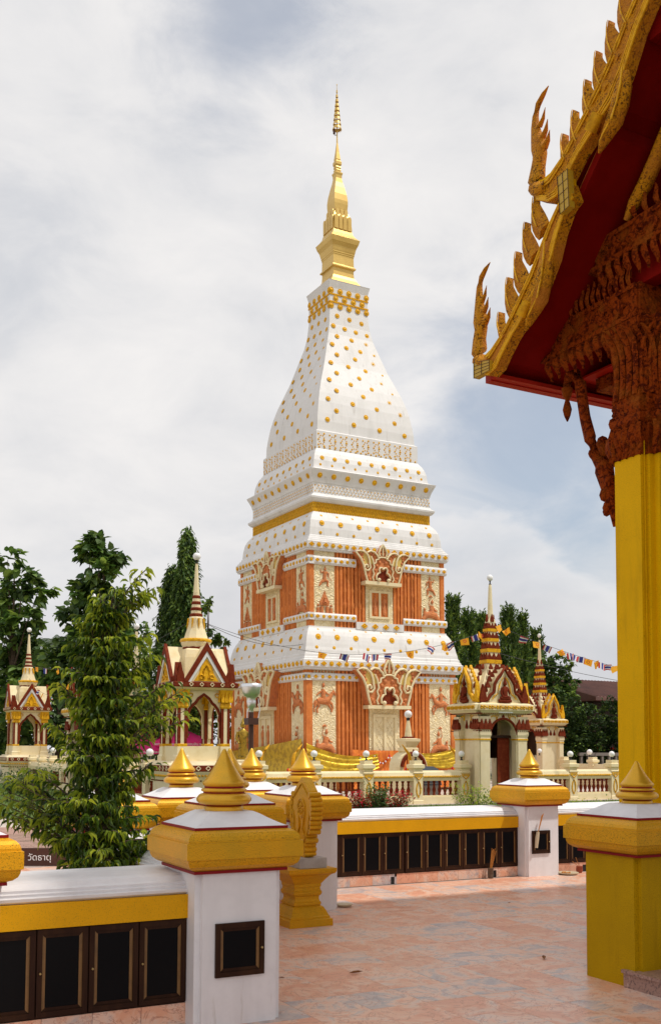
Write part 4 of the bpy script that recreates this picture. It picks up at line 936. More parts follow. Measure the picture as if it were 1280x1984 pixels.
for f in range(2):
    cU, cL = UW-.22-.59, LW-.28-.66
    fig('deity_relief', f, -cU, UW, 9.0, .78, 1); fig('shrine_relief', f, -cU, UW, 7.72, 1.0); fig('deity_relief', f, cU, UW, 9.0, .78, -1); fig('seated_relief', f, cU, UW, 7.76, .95)
    fig('rider_relief', f, -cL, LW, 3.05, 1.05); fig('seated_relief', f, -cL, LW, 1.28, 1.0); fig('rider_relief', f, cL, LW, 3.0, 1.05, -1); fig('seated_relief', f, cL, LW, 1.2, 1.0, -1)
    m = MB()
    for i in range(8):
        c = -LW+.35+i*.165; m.ball((c, -LW-.0, 5.07), .05, 6, 0, 1, .5, 1.2)
    for i in range(8):
        c = LW-.35-i*.165; m.ball((c, -LW-.0, 5.07), .05, 6, 0, 1, .5, 1.2)
    obj('small_frieze', m, 'terracotta_relief', ST, sfc(f), kind='stuff')
# cloth swags round the foot of the stupa
def swag(name, label, x0, x1, f, ztop0, ztop1, sag, zbot, mt, hw=LW+.25, nfold=26, cat='cloth'):
    m = MB(); nx, nz_ = 60, 14; vs = []
    for i in range(nx+1):
        for j in range(nz_+1):
            a, b = i/nx, j/nz_; zt = ztop0+(ztop1-ztop0)*a-sag*.5*math.sin(math.pi*a); zb = zbot-sag*math.sin(math.pi*a)*.6
            fold = .05*math.sin(b*nfold+math.sin(a*3)*1.5)+.02*math.sin(b*41+a*9)
            p = sfc(f) @ Vector((x0+(x1-x0)*a, -hw-.08-fold-.12*b, zt+(zb-zt)*b))
            vs.append(tuple(p))
    fs = [(i*(nz_+1)+j, (i+1)*(nz_+1)+j, (i+1)*(nz_+1)+j+1, i*(nz_+1)+j+1) for i in range(nx) for j in range(nz_)]
    m.add(vs, fs, 0, True); o = obj(name, m, mt); o.matrix_world = ST.matrix_world.copy(); o['label'] = label; o['category'] = cat
    return o
swag('gold_drape', 'shiny gold cloth draped in folds round the near left corner of the stupa foot', -4.35, -.6, 0, 1.8, 1.3, .6, .65, 'gold_cloth')
swag('gold_drape', 'gold cloth gathered at the right end of the stupa foot', 1.9, 4.35, 0, 1.3, 1.75, .3, .75, 'gold_cloth', nfold=34)
swag('gold_drape', 'dull gold cloth covering the shaded left side of the stupa foot', -4.3, 4.35, 1, 1.4, 2.0, .1, -.3, 'gold_cloth', nfold=9)
swag('orange_drape', 'orange cloth hung beneath the false door of the stupa', -1.9, 1.0, 0, 1.5, 1.45, .05, -.3, 'orange_cloth', LW+.12, 7)
swag('orange_drape', 'orange cloth at the right end beneath the gold drape', 1.4, 4.2, 0, 1.1, 1.1, .05, -.3, 'orange_cloth', LW+.12, 7)
m = MB()
for i in range(34):
    a = i/33; p = Vector((-1.6+2.5*a, -LW-.32, 1.2-.35*abs(math.sin(a*3*math.pi)))); m.ball(tuple(p), .045, 6, i % 2)
o = obj('flower_garland', m, ['petal_red', 'white_print']); o.matrix_world = ST.matrix_world.copy(); o['label'] = 'red and white flower garland strung over the orange cloth'; o['category'] = 'garland'; o['kind'] = 'stuff'

# ------------------------------------------------------------------ precinct balustrade
def pier_mesh(parent):
    m = MB(); m.sq([(.17, 0), (.17, .10), (.15, .12), (.15, .86), (.17, .88), (.17, .90), (.14, .93), (.14, .99), (.19, 1.03), (.19, 1.12), (.13, 1.14), (.13, 1.24)])
    p = obj('pier', m, 'cream_plain', parent)
    m = MB()
    for s_ in (-1, 1): m.tube([(0, -.155, .20), (s_*.06, -.16, .32), (s_*.07, -.16, .45), (s_*.04, -.16, .58), (0, -.16, .64)], .018, 6)
    for z in (.84, .80): m.box(-.14, .14, -.165, -.15, z-.012, z+.012)
    m.tube([(-.12, -.155, .80), (0, -.165, .70), (.12, -.155, .80)], .016, 6)
    obj('pier_ornament', m, 'gold_leaf', p, kind='stuff')
    return p
def baluster_me():
    m = MB(); m.lathe([(.045, 0), (.045, .03), (.028, .05), (.05, .12), (.055, .17), (.03, .24), (.028, .27), (.04, .30), (.025, .33), (.045, .38), (.045, .42)], 8); me = m.mesh('baluster', 'maroon'); fixn(me); return me
BAL = baluster_me()
def balustrade(label, n, L, loc, rz, piers=True):
    t = thing('balustrade', label, 'balustrade', loc, rz, 'balustrades round the stupa court'); s_ = L/n
    for i in range(n+1):
        p = pier_mesh(t); p.location = (i*s_, 0, 0)
    for i in range(n):
        a, b = i*s_+.15, (i+1)*s_-.15
        m = MB(); m.box(a, b, -.13, .13, 0, .20); m.box(a, b, -.10, .10, .20, .245); obj('bottom_rail', m, 'cream_plain', t)
        m = MB(); m.prism([(-.12, .66), (-.15, .74), (-.15, .78), (-.16, .80), (-.13, .90), (-.08, .95), (.08, .95), (.15, .80), (.12, .66)], lambda p, q, d: (d, p, q), a, b); r_ = obj('top_rail', m, 'cream_plain', t)
        m = MB(); k = 0; x = a+.05
        while x < b-.05: m.tube([(x-.035, -.165, .76), (x, -.178, .785), (x+.035, -.165, .80)], .017, 5); x += .075
        m.box(a, b, -.158, -.145, .745, .75)
        obj('rope_moulding', m, 'gold_leaf', r_, kind='stuff')
        nb_ = max(1, int((b-a)/.165))
        for j in range(nb_): put('baluster', BAL, t, T(a+(b-a)*(j+.5)/nb_, 0, .245))
    return t
def globe(label, loc, r_=.09, grp='globe lamps on the balustrade piers'):
    t = thing('globe_lamp', label, 'lamp', loc, 0, grp)
    m = MB(); m.lathe([(.05, 0), (.05, .015), (.025, .03), (.02, .07), (.045, .10)], 10); obj('socket', m, 'black', t)
    m = MB(); m.ball((0, 0, .10+r_*.9), r_, 16); obj('globe', m, 'globe_white', t); return t
balustrade('cream balustrade with dark red balusters behind the red flowered bush', 5, 8.1, (9.3, 24.75, 0), 0)
balustrade('cream balustrade continuing right of the near gateway toward the yellow column', 6, 10.2, (19.75, 24.75, 0), 0)
balustrade('cream balustrade on the left side of the court behind the leafy tree', 4, 6.6, (9.0, 26.4, 0), R(90))
balustrade('cream balustrade left side of the court, farther run beside the far shrine', 4, 7.4, (9.0, 36.3, 0), R(90))
balustrade('cream balustrade on the far right side of the court', 5, 9.0, (30, 26.0, 0), R(90))
for x, lab in ((10.92, 'globe lamp on the pier left of the gold cone finial row'), (12.54, 'globe lamp on the pier just right of the near corner of the stupa'), (14.16, 'globe lamp on the pier below the false door'), (15.78, 'globe lamp on the pier before the small arched shrine'), (17.36, 'globe lamp on the pier against the near gateway'),
               (21.45, 'larger globe lamp right of the gateways, left one of the pair'), (23.15, 'globe lamp on the third pier right of the near gateway')):
    globe(lab, (x, 24.75, 1.24), .095)
for y, lab in ((28.0, 'globe lamp behind the leafy tree on the court side rail'), (38.2, 'globe lamp left of the leafy tree, nearer the tree'), (40.0, 'globe lamp beside the far left shrine')): globe(lab, (9.0, y, 1.24), .11)
globe('globe lamp on the far right pier beyond the rear gateway', (30, 33.4, 1.24), .12); globe('globe lamp on a pier at the foot of the rear gateway', (28.3, 34.6, 1.3), .1)
# ------------------------------------------------------------------ gateways
FLM = MB()
def flame2d(m, f, c, zb, h, w, d0, d1, mi=0):
    pts = [(-.5, 0), (-.62, .2), (-.5, .42), (-.28, .6), (-.16, .8), (0, 1), (.16, .8), (.28, .6), (.5, .42), (.62, .2), (.5, 0)]
    m.prism([(c+a*w, zb+b*h) for a, b in pts], f, d0, d1, mi)
def gateway(label, loc, rz=0, k=1.):
    t = thing('gateway', label, 'gateway', loc, rz, 'gateways into the stupa court'); h = .86
    fl = [RZ(R(90*i)) for i in range(4)]
    # four corner piers
    for sx in (-1, 1):
        for sy in (-1, 1):
            m = MB(); m.sq([(.22, 0), (.22, .12), (.19, .15), (.19, 1.80), (.205, 1.82), (.205, 1.88), (.20, 1.9), (.23, 1.98), (.23, 2.1), (.215, 2.14), (.215, 2.52)], sx*(h-.2), sy*(h-.2), reb=.04); p = obj('corner_pier', m, 'cream_wall', t)
            m = MB(); m.sq([(.212, 1.83), (.212, 1.875)], sx*(h-.2), sy*(h-.2), reb=.035); obj('gold_fillet', m, 'gold_leaf', p)
    for f in range(4):
        F_ = fl[f]; q = lambda a, b, d: (a, -h+.06+d, b)
        # arched wall between the piers
        arch = [(-.46*math.cos(math.pi*i/12), 1.98+.46*math.sin(math.pi*i/12)) for i in range(13)]
        m = MB()
        if f % 2: m.prism([(-.47, .1), (.47, .1), (.47, 2.62), (-.47, 2.62)], q, .10, .2)
        else: m.prism([(-.47, 1.2), (-.46, 1.2)]+arch+[(.46, 1.2), (.47, 1.2), (.47, 2.62), (-.47, 2.62)], q, 0, .16)
        obj('side_wall' if f % 2 else 'arch_wall', m, 'cream_wall', t, F_)
        if f % 2:
            for i in range(3):
                m = MB(); flame2d(m, lambda a, b, d: (a, d, b), -.27+.27*i, 2.17, .25, .14, -h+.13, -h+.19); obj('lotus_petal', m, 'maroon', t, F_)
            m = MB(); m.box(-.46, .46, -h+.14, -h+.18, 1.83, 1.875); obj('gold_fillet', m, 'gold_leaf', t, F_)
        m = MB(); m.tube([q(a*1.04, (b-1.98)*1.04+1.98, -.03) for a, b in arch], .04, 6); m.tube([q(0, 2.50, -.03), q(0, 2.60, -.03)], [.05, .01], 6)
        if f % 2 == 0: obj('arch_moulding', m, 'maroon', t, F_)
        m = MB()
        for s_ in (-1, 1):
            m.tube([q(s_*(.40-.055*i*.6+.07*math.cos(i*.9)), 2.47+.07*math.sin(i*.9), -.02) for i in range(8)], .016, 5); m.tube([q(s_*(.22+.045*math.cos(i*.9)), 2.54+.04*math.sin(i*.9), -.02) for i in range(7)], .014, 5)
        obj('scroll_ornament', m, 'gold_leaf', t, F_, kind='stuff')
        # lotus petals on the piers
        for s_ in (-1, 1):
            for i in range(3):
                m = MB(); flame2d(m, lambda a, b, d: (a, d, b), s_*(h-.2)-.14+.14*i, 2.14, .31, .15, -h-.07, -h+.03); obj('lotus_petal', m, 'maroon', t, F_)
        m = MB()
        for zz in (2.10, 2.60):
            for i in range(26): 
                x = -.95+i*.076
                if zz < 2.5 and abs(x) < .45: continue
                m.box(x-.016, x+.016, -h-.03-(.06 if zz > 2.5 else 0), -h+.02, zz-.016, zz+.016)
        obj('dentils', m, 'maroon', t, F_, kind='stuff')
        m = MB()
        for i in range(7):
            x = -.84+i*.28
            for a_ in (-.05, .05): m.tube([(x+a_+.035*math.cos(j*1.1), -1.07, 2.78+.04*math.sin(j*1.1)) for j in range(6)], .024, 5)
            if i < 6: m.ball((x+.14, -1.065, 2.78), .034, 6, 0, 1, .5, 1.4)
        obj('cornice_ornament', m, 'gold_leaf', t, F_, kind='stuff')
        # cusped pediment with niche
        cus = [(-.62, 0), (-.62, .04), (-.50, .22), (-.40, .27), (-.36, .36), (-.34, .55), (-.22, .72), (-.1, .84), (0, 1.0)]
        cus = cus+[(-a, b) for a, b in reversed(cus[:-1])]
        Q = lambda a, b, d: (a, -h-.02+d, 2.92+b*1.02)
        m = MB(); m.prism(cus, Q, 0, .5); P_ = obj('pediment', m, 'cream_plain', t, F_)
        m = MB(); m.tube([Q(a, b, -.03) for a, b in cus[1:-1]], .05, 6, 0, 1.4, (0, 1, 0)); obj('pediment_edge', m, 'maroon' if f in (0, 2) else 'gold_leaf', P_)
        m = MB(); m.tube([Q(a*.86, b*.9, -.03) for a, b in cus[1:-1]], .018, 6); obj('inner_edge', m, 'cream_plain', P_)
        for s_ in (-1, 1):
            m = MB(); m.tube([Q(s_*a, b, -.03) for a, b in ((.42, .1), (.34, .2), (.24, .25), (.2, .4), (.15, .58), (.05, .72))], .018, 6); obj('niche_scroll', m, 'gold_leaf', P_)
        if f in (0, 3):
            m = MB(); y = -h-.08
            m.tube([(-.22, y, 2.98), (0, y, 2.97), (.22, y, 2.98)], [.05, .07, .05], 8); m.tube([(-.17, y-.02, 3.06), (0, y-.03, 3.05), (.17, y-.02, 3.06)], [.05, .055, .05], 8)
            m.tube([(0, y, 3.06), (0, y, 3.22), (0, y, 3.36), (0, y, 3.41)], [.11, .09, .12, .04], 8, 0, .7, (0, 1, 0)); m.ball((0, y, 3.48), .062, 10, 0, 1, 1, 1.2); m.tube([(0, y, 3.53), (0, y, 3.60), (0, y, 3.72)], [.045, .03, .004], 8)
            for s_ in (-1, 1): m.tube([(s_*.11, y, 3.34), (s_*.15, y-.02, 3.2), (s_*.10, y-.06, 3.1), (0, y-.08, 3.08)], [.035, .032, .028, .02], 6)
            obj('seated_image', m, 'maroon', P_)
        # crest flames along pediment slopes
        mt_ = 'maroon' if f in (0, 2) else 'gold_leaf'
        for s_ in (-1, 1):
            for (a, b, hh) in ((.62, .12, .24), (.55, .30, .20), (.48, .46, .18), (.40, .60, .17), (.31, .73, .16), (.21, .85, .15), (.11, .96, .14)):
                m = MB(); flame2d(m, lambda a_, b_, d: (a_, d, b_), s_*(a+.05), 2.92+b*1.02, hh, .11, -h+.04, -h+.12); obj('crest_flame', m, mt_, P_)
            m = MB(); flame2d(m, lambda a_, b_, d: (a_, d, b_), s_*.74, 2.93, .52 if f % 2 == 0 else .60, .20, -h-.06, -h+.06); obj('corner_flame', m, mt_, P_)
        # rows of little leaves on the roof slope
        for r_ in range(4):
            for i in range(4-r_//2):
                x = (-.5+i/(3-r_//2 if 3-r_//2 else 1))*(1.05-.22*r_); zz = 3.35+r_*.19; yy = -(.80-.145*r_)
                if abs(x) < .30 and r_ < 2: continue
                m = MB(); flame2d(m, lambda a_, b_, d: (a_, yy+d+.35*(b_-zz)*.6, b_), x, zz, .17, .11, -.07, -.0); obj('roof_leaf', m, 'maroon', t, F_)
    m = MB(); m.sq([(.90, 2.58), (.98, 2.64), (1.02, 2.68), (1.06, 2.70), (1.06, 2.86), (1.02, 2.88), (.9, 2.92)], reb=.12); obj('cornice', m, 'cream_plain', t)
    m = MB(); m.sq([(.80, 2.92), (.77, 3.1), (.66, 3.35), (.50, 3.6), (.34, 3.82), (.25, 3.95), (.24, 4.1)]); obj('roof', m, 'cream_plain', t)
    z = 4.1
    for i in range(4):
        r_ = .245-.03*i; hh = .34-.02*i
        m = MB(); m.sq([(r_, z), (r_+.02, z+.01), (r_+.025, z+hh*.33), (r_, z+hh*.36)]); st = obj('spire_tier', m, 'gold_leaf', t)
        m = MB(); m.sq([(r_-.035, z+hh*.3), (r_-.035, z+hh)]); obj('tier_wall', m, 'cream_plain', st)
        m = MB()
        for f in range(4):
            for j in range(3):
                c = -r_*.66+j*r_*.66; m2 = MB(); flame2d(m2, lambda a_, b_, d: (a_, d, b_), c, z+hh*.36, hh*.6, r_*.6, -r_-.01, -r_+.04); m2.xf(fl[f]); m.add(m2.v, m2.f)
        obj('tier_petals', m, 'maroon', st, kind='stuff'); z += hh
    m = MB(); m.sq([(.13, z), (.12, z+.05), (.10, z+.12)]); 
    for f in range(4):
        m2 = MB(); flame2d(m2, lambda a_, b_, d: (a_, d, b_), 0, z+.02, .24, .11, -.14, -.09); m2.xf(fl[f]); m.add(m2.v, m2.f, 1)
    obj('spire_bud', m, ['cream_plain', 'maroon'], t)
    m = MB(); m.lathe([(.105, z+.1), (.08, z+.5), (.055, 6.40), (.04, 6.50)], 8, smooth=False); obj('spire_needle', m, 'cream_plain', t)
    m = MB(); m.lathe([(.05, 6.5), (.025, 6.53), (.02, 6.58), (.045, 6.62)], 8); m2 = MB(); m2.ball((0, 0, 6.70), .10, 14); obj('lamp_socket', m, 'black', t); obj('lamp_globe', m2, 'globe_white', t)
    m = MB(); m.box(-.46, -.40, -.5, .6, 0, 1.98); m.box(-.46, .46, -.5, -.44, 1.90, 1.98); obj('door_frame', m, 'wood_dark', t)
    m = MB(); m.box(.02, .44, -.40, -.36, .02, 1.90); obj('door_leaf', m, 'maroon', t)
    m = MB(); m.box(-.14, -.05, .3, .4, .02, 1.95); obj('inner_jamb', m, 'white_stucco', t)
    m = MB(); m.box(-.66, .66, .45, .5, 1.3, 2.5); obj('inner_screen', m, 'wood_dark', t)
    m = MB(); m.tube([(-.25, -h-.12, 2.64), (.25, -h-.12, 2.64)], .022, 8); obj('lamp_tube', m, 'white_print', t)
    return t
SY = (1.02, .74, 1)
G1 = gateway('near cream gateway with seated image in its pediment, right of the stupa', (18.42, 24.75, 0))
G1.scale = SY
G2 = copy_tree(G1, 'rear cream gateway half hidden behind the near one, farther right', (29.9, 36.5, 0), R(90))
G3 = copy_tree(G1, 'left side cream gateway mostly hidden behind the leafy tree', (9.0, 34.4, 0), R(-90))
# ------------------------------------------------------------------ corner shrines
def shrine(label, loc):
    t = thing('corner_shrine', label, 'shrine', loc, 0, 'corner shrines of the stupa court'); fl = [RZ(R(90*i)) for i in range(4)]
    m = MB(); m.sq([(.98, 0), (.98, .18), (.92, .22), (.86, .26), (.86, .72), (.9, .76), (.93, .84), (.97, .90), (1.0, .96), (1.0, 1.14), (.97, 1.18), (.9, 1.20), (.88, 1.24)], reb=.10); obj('plinth', m, 'cream_wall', t)
    for f in range(4):
        m = MB(); m.box(-.92, .92, -1.012, -.99, .98, 1.13); b_ = obj('dark_band', m, 'maroon', t, fl[f])
        m = MB()
        for i in range(7):
            c = -.78+.26*i
            for p, q in (((-.06, 0), (0, .055)), ((0, .055), (.06, 0)), ((.06, 0), (0, -.055)), ((0, -.055), (-.06, 0))): m.tube([(c+p[0], -1.016, 1.055+p[1]), (c+q[0], -1.016, 1.055+q[1])], .011, 4)
        obj('diamond_trim', m, 'cream_plain', b_, kind='stuff')
        m = MB()
        for i in range(22): m.ball((-.9+i*.086, -.96, .87), .032, 6); 
        obj('rope_moulding', m, 'gold_leaf', t, fl[f], kind='stuff')
        m = MB()
        for i in range(18): m.ball((-.8+i*.094, -.885, .74), .022, 6)
        obj('dentils', m, 'maroon', t, fl[f], kind='stuff')
        m = MB(); m.box(-.62, .62, -.66, -.58, 1.22, 1.62); obj('parapet', m, 'cream_plain', t, fl[f])
        # cusped arch between columns
        ar = [(-.43, 1.62+.2), (-.43, 2.2), (-.40, 2.28), (-.42, 2.40), (-.36, 2.55), (-.28, 2.66), (-.22, 2.70), (-.14, 2.82), (0, 2.93)]
        ar = ar+[(-a, b) for a, b in reversed(ar[:-1])]
        Q = lambda a, b, d: (a, -.60+d, b)
        m = MB(); m.prism([(-.5, 1.82)]+ar+[(.5, 1.82), (.5, 3.08), (-.5, 3.08)], Q, -.04, .06); A_ = obj('arch_panel', m, 'cream_plain', t, fl[f])
        m = MB(); m.tube([Q(a*1.05, b+.01, -.05) for a, b in ar], .04, 6, 0, .6, (0, 1, 0)); obj('arch_edge', m, 'maroon', A_)
        m = MB()
        for s_ in (-1, 1): m.tube([Q(s_*(.36+.06*math.cos(i*.9)), 2.92+.05*math.sin(i*.9), -.06) for i in range(8)], .016, 5)
        obj('scroll_ornament', m, 'gold_leaf', A_, kind='stuff')
        # gable
        g_ = [(-.56, 0), (0, .98), (.56, 0)]; Q2 = lambda a, b, d: (a, -.80+d, 3.24+b)
        m = MB(); m.prism([(-.55, 0), (0, .95), (.55, 0)], Q2, 0, .7); P_ = obj('gable', m, 'cream_plain', t, fl[f])
        m = MB()
        for s_ in (-1, 1): m.prism([(s_*.62, 0), (s_*.50, .0), (0, .80), (0, 1.02)], Q2, -.06, .02)
        obj('gable_edge', m, 'maroon', P_)
        m = MB()
        for s_ in (-1, 1): m.prism([(s_*.50, 0), (s_*.42, .0), (0, .66), (0, .80)], Q2, -.045, .02)
        obj('gable_moulding', m, 'white_stucco', P_)
        m = MB(); m.prism([(-.33, .03), (-.2, .22), (-.15, .4), (0, .60), (.15, .4), (.2, .22), (.33, .03)], Q2, -.02, .0)
        for s_ in (-1, 1):
            m.tube([Q2(s_*(.14+.055*math.cos(i*.8)), .14+.055*math.sin(i*.8), -.03) for i in range(8)], .02, 5); m.tube([Q2(s_*.05, .1, -.03), Q2(s_*.09, .28, -.03), Q2(0, .45, -.03)], .018, 5)
        obj('gable_ornament', m, 'gold_leaf', P_)
        for s_ in (-1, 1):
            m = MB(); flame2d(m, lambda a_, b_, d: (a_, d, b_), s_*.68, 3.22, .52, .17, -.80, -.66); obj('corner_flame', m, 'maroon', t, fl[f])
    for sx in (-1, 1):
        for sy in (-1, 1):
            x, y = sx*.58, sy*.58
            m = MB(); m.sq([(.17, 1.20), (.17, 1.36), (.14, 1.40), (.13, 1.60), (.11, 1.62), (.11, 2.75)], x, y); c_ = obj('column', m, 'cream_plain', t)
            m = MB()
            for (a, b) in ((-.085, -.112), (.085, -.112), (-.085, .112), (.085, .112)): m.box(x+a-.035, x+a+.035, y+b-.008, y+b+.008, 1.66, 2.6); m.box(x+b-.008, x+b+.008, y+a-.035, y+a+.035, 1.66, 2.6)
            obj('inlay', m, 'maroon', c_, kind='stuff')
            m = MB(); m.sq([(.125, 1.61), (.13, 1.67), (.12, 1.68)], x, y); obj('column_foot', m, 'gold_leaf', c_); m = MB(); m.sq([(.12, 2.58), (.15, 2.62), (.13, 2.70), (.12, 2.74), (.17, 3.0), (.175, 3.06)], x, y); obj('capital', m, 'gold_leaf', c_)
            m = MB()
            for f in range(4):
                for j in range(3):
                    m2 = MB(); flame2d(m2, lambda a_, b_, d: (a_, d-.03*(3.0-b_), b_), -.10+.10*j, 2.74, .30, .075, -.185, -.15); m2.xf(T(x, y, 0) @ fl[f]); m.add(m2.v, m2.f)
            obj('capital_petals', m, 'gold_leaf', c_, kind='stuff')
    m = MB(); m.sq([(.74, 3.05), (.80, 3.09), (.84, 3.11)]); obj('ceiling', m, 'cream_plain', t)
    m = MB(); m.sq([(.84, 3.11), (.86, 3.13), (.86, 3.23), (.83, 3.25)]); e_o = obj('eave_band', m, 'maroon', t)
    for f in range(4):
        m = MB()
        for i in range(6):
            c = -.70+.28*i
            for p, q in (((-.05, 0), (0, .05)), ((0, .05), (.05, 0)), ((.05, 0), (0, -.05)), ((0, -.05), (-.05, 0))): m.tube([(c+p[0], -.866, 3.18+p[1]), (c+q[0], -.866, 3.18+q[1])], .010, 4)
        obj('diamond_trim', m, 'cream_plain', e_o, fl[f], kind='stuff')
    m = MB(); m.sq([(.46, 3.2), (.44, 3.9), (.40, 4.1), (.34, 4.14)]); obj('roof', m, 'cream_plain', t)
    m = MB(); m.lathe([(.36, 4.12), (.37, 4.17), (.34, 4.20)], 12, smooth=False); obj('roof_ring', m, 'maroon', t)
    m = MB(); m.lathe([(.34, 4.18), (.36, 4.22), (.40, 4.30), (.40, 4.38), (.33, 4.42), (.30, 4.5), (.24, 4.68), (.21, 4.82), (.20, 4.96), (.18, 5.0)], 10, smooth=False); bl_ = obj('bell', m, 'cream_plain', t)
    m = MB(); m.lathe([(.405, 4.33), (.42, 4.37), (.40, 4.41), (.36, 4.42)], 16)
    for i in range(8):
        a = i*.785; m.tube([(.21*math.cos(a), .21*math.sin(a), 4.95), (.235*math.cos(a), .235*math.sin(a), 4.78), (.25*math.cos(a), .25*math.sin(a), 4.68)], [.03, .02, .004], 5)
    obj('bell_ornament', m, 'gold_leaf', bl_, kind='stuff')
    z = 5.0
    for i in range(4):
        r_ = .17-.022*i; m = MB(); m.lathe([(r_*.85, z), (r_, z+.02), (r_, z+.07), (r_*.85, z+.09)], 12, smooth=False); rg = obj('spire_ring', m, 'maroon', t)
        m = MB(); m.lathe([(r_*.8, z+.085), (r_*.78, z+.165)], 12, smooth=False); obj('ring_neck', m, 'cream_plain', rg); z += .16
    m = MB(); m.lathe([(.085, z), (.06, z+.35), (.038, 6.38), (.03, 6.42)], 8, smooth=False); obj('needle', m, 'cream_plain', t)
    m = MB(); m.lathe([(.045, 6.42), (.025, 6.44), (.02, 6.48), (.045, 6.52)], 8); obj('lamp_socket', m, 'black', t)
    m = MB(); m.ball((0, 0, 6.61), .105, 14); obj('lamp_globe', m, 'globe_white', t)
    return t
S1 = shrine('cream open corner shrine with dark red gable edges just right of the tree', (9.33, 25.3, 0))
S2 = copy_tree(S1, 'far corner shrine at the left edge of the picture', (9.0, 45.0, 0))
S3 = copy_tree(S1, 'small distant shrine spire seen between the right tree of the shrine and stupa', (9.6, 47.5, 0)) if False else None
t = thing('lamp_spire', 'slender cream spire lamp rising between the corner shrine and the stupa', 'lamp', (13.6, 44.5, 0))
m = MB(); m.sq([(.3, 0), (.3, 3.6), (.22, 3.7), (.2, 4.2)]); obj('pillar', m, 'cream_plain', t)
m = MB(); m.sq([(.24, 4.2), (.26, 4.3), (.2, 4.5)]); m.lathe([(.10, 4.5), (.18, 4.62), (.14, 4.8), (.05, 4.95)], 8); obj('bud', m, 'maroon', t)
m = MB(); m.lathe([(.15, 4.85), (.06, 6.75)], 8, smooth=False); obj('needle', m, 'cream_plain', t)
m = MB(); m.ball((0, 0, 6.98), .14, 12); obj('globe', m, 'globe_white', t)
# small arched shrine before the false door
t = thing('arched_shrine', 'small cream shrine with dark red arch and lamp spire before the false door', 'shrine', (17.32, 27.6, 0))
ar = [(-.36*math.cos(math.pi*i/12), 1.0+.36*math.sin(math.pi*i/12)) for i in range(13)]
oar = [(-.52*math.cos(math.pi*i/12), 1.0+.50*math.sin(math.pi*i/12)) for i in range(13)]
m = MB(); m.prism([(-.36, 0)]+ar+[(.36, 0), (.52, 0)]+list(reversed(oar))+[(-.52, 0)], lambda a, b, d: (a, d, b), -.3, .3); obj('arch_body', m, 'cream_plain', t)
m = MB(); m.tube([(a*1.15, -.31, (b-1)*1.15+1) for a, b in ar], .07, 6, 0, .6, (0, 1, 0)); m.tube([(0, -.31, 1.40), (0, -.31, 1.56)], [.07, .01], 6); obj('arch_moulding', m, 'maroon', t)
m = MB(); m.sq([(.2, 1.46), (.24, 1.5), (.24, 1.58), (.18, 1.62), (.26, 1.78), (.28, 1.80), (.28, 1.88), (.15, 1.9)], 0, 0); m.lathe([(.13, 1.9), (.045, 2.48)], 8, smooth=False); obj('spire', m, 'cream_plain', t)
m = MB(); m.sq([(.16, 1.885), (.14, 1.95)]); obj('spire_trim', m, 'maroon', t)
m = MB(); m.ball((0, 0, 2.66), .125, 12); obj('globe', m, 'globe_white', t); m = MB(); m.lathe([(.05, 2.46), (.06, 2.56)], 8); obj('socket', m, 'black', t)
t = thing('notice_stone', 'blue grey engraved plaque leaning beside the small arched shrine', 'plaque', (17.35, 26.5, 0), R(-8))
m = MB(); m.prism([(-.35, .45), (.45, .45), (.38, .95), (.2, 1.03), (-.25, 1.03)], lambda a, b, d: (a, d+.2*(b-.45), b), -.03, .03); obj('slab', m, 'plaque', t)
m = MB(); m.box(-.25, .35, .0, .3, 0, .46); obj('stand', m, 'grey_stone', t)
m = MB()
for i in range(6): m.box(-.24, .30-.05*(i % 3), -.034+.2*(.07*i+.05), -.030+.2*(.07*i+.05)+.004, .5+.07*i, .515+.07*i)
obj('engraved_line', m, 'grey_stone', t, kind='stuff')
# tusk shaped candle stands
for i, (x, y, lab) in enumerate(((12.7, 26.4, 'curved golden tusk ornament left of the near stupa corner'), (16.65, 26.4, 'curved golden tusk ornament left of the small arched shrine'), (18.9, 27.2, 'curved golden tusk ornament between the arched shrine and the gateway'), (11.95, 27.0, 'curved pale tusk ornament beside the small golden image'))):
    t = thing('tusk_ornament', lab, 'tusk', (x, y, .0), 0, 'curved tusks around the stupa')
    m = MB(); s_ = -1 if i in (1, 2) else 1; m.tube([(0, 0, .9), (0, 0, 1.15), (s_*.05, 0, 1.4), (s_*.18, 0, 1.55), (s_*.30, 0, 1.70)], [.07, .06, .05, .035, .01], 8); obj('tusk', m, 'gold_paint', t)
    m = MB(); m.sq([(.2, 0), (.18, .6), (.22, .9)]); obj('stand', m, 'cream_plain', t)
    m = MB()
    for k in range(9): m.ball((.13*math.cos(k*.7), .13*math.sin(k*.7), .95), .05, 6, k % 2)
    obj('flowers', m, ['petal_red', 'flag_yellow'], t)
# standing golden image
t = thing('golden_image', 'small standing golden image between the corner shrine and lamp post', 'statue', (12.0, 28.4, .6), R(-10))
m = MB(); m.tube([(0, 0, .62), (0, 0, .70), (0, 0, .95), (0, 0, 1.25), (0, 0, 1.45), (0, 0, 1.55)], [.13, .12, .13, .12, .16, .05], 10, 0, .6, (0, 1, 0)); m.ball((0, 0, 1.66), .085, 10, 0, 1, 1, 1.2); m.tube([(0, 0, 1.74), (0, 0, 1.80), (0, 0, 1.90)], [.06, .035, .004], 8)
for s_ in (-1, 1): m.tube([(s_*.15, 0, 1.45), (s_*.2, -.02, 1.25), (s_*.13, -.1, 1.12)], [.05, .045, .03], 6)
obj('figure', m, 'bronze_gold', t)
m = MB(); m.sq([(.25, -.6), (.25, .3), (.2, .35), (.2, .6), (.16, .62)]); obj('pedestal', m, 'cream_plain', t)
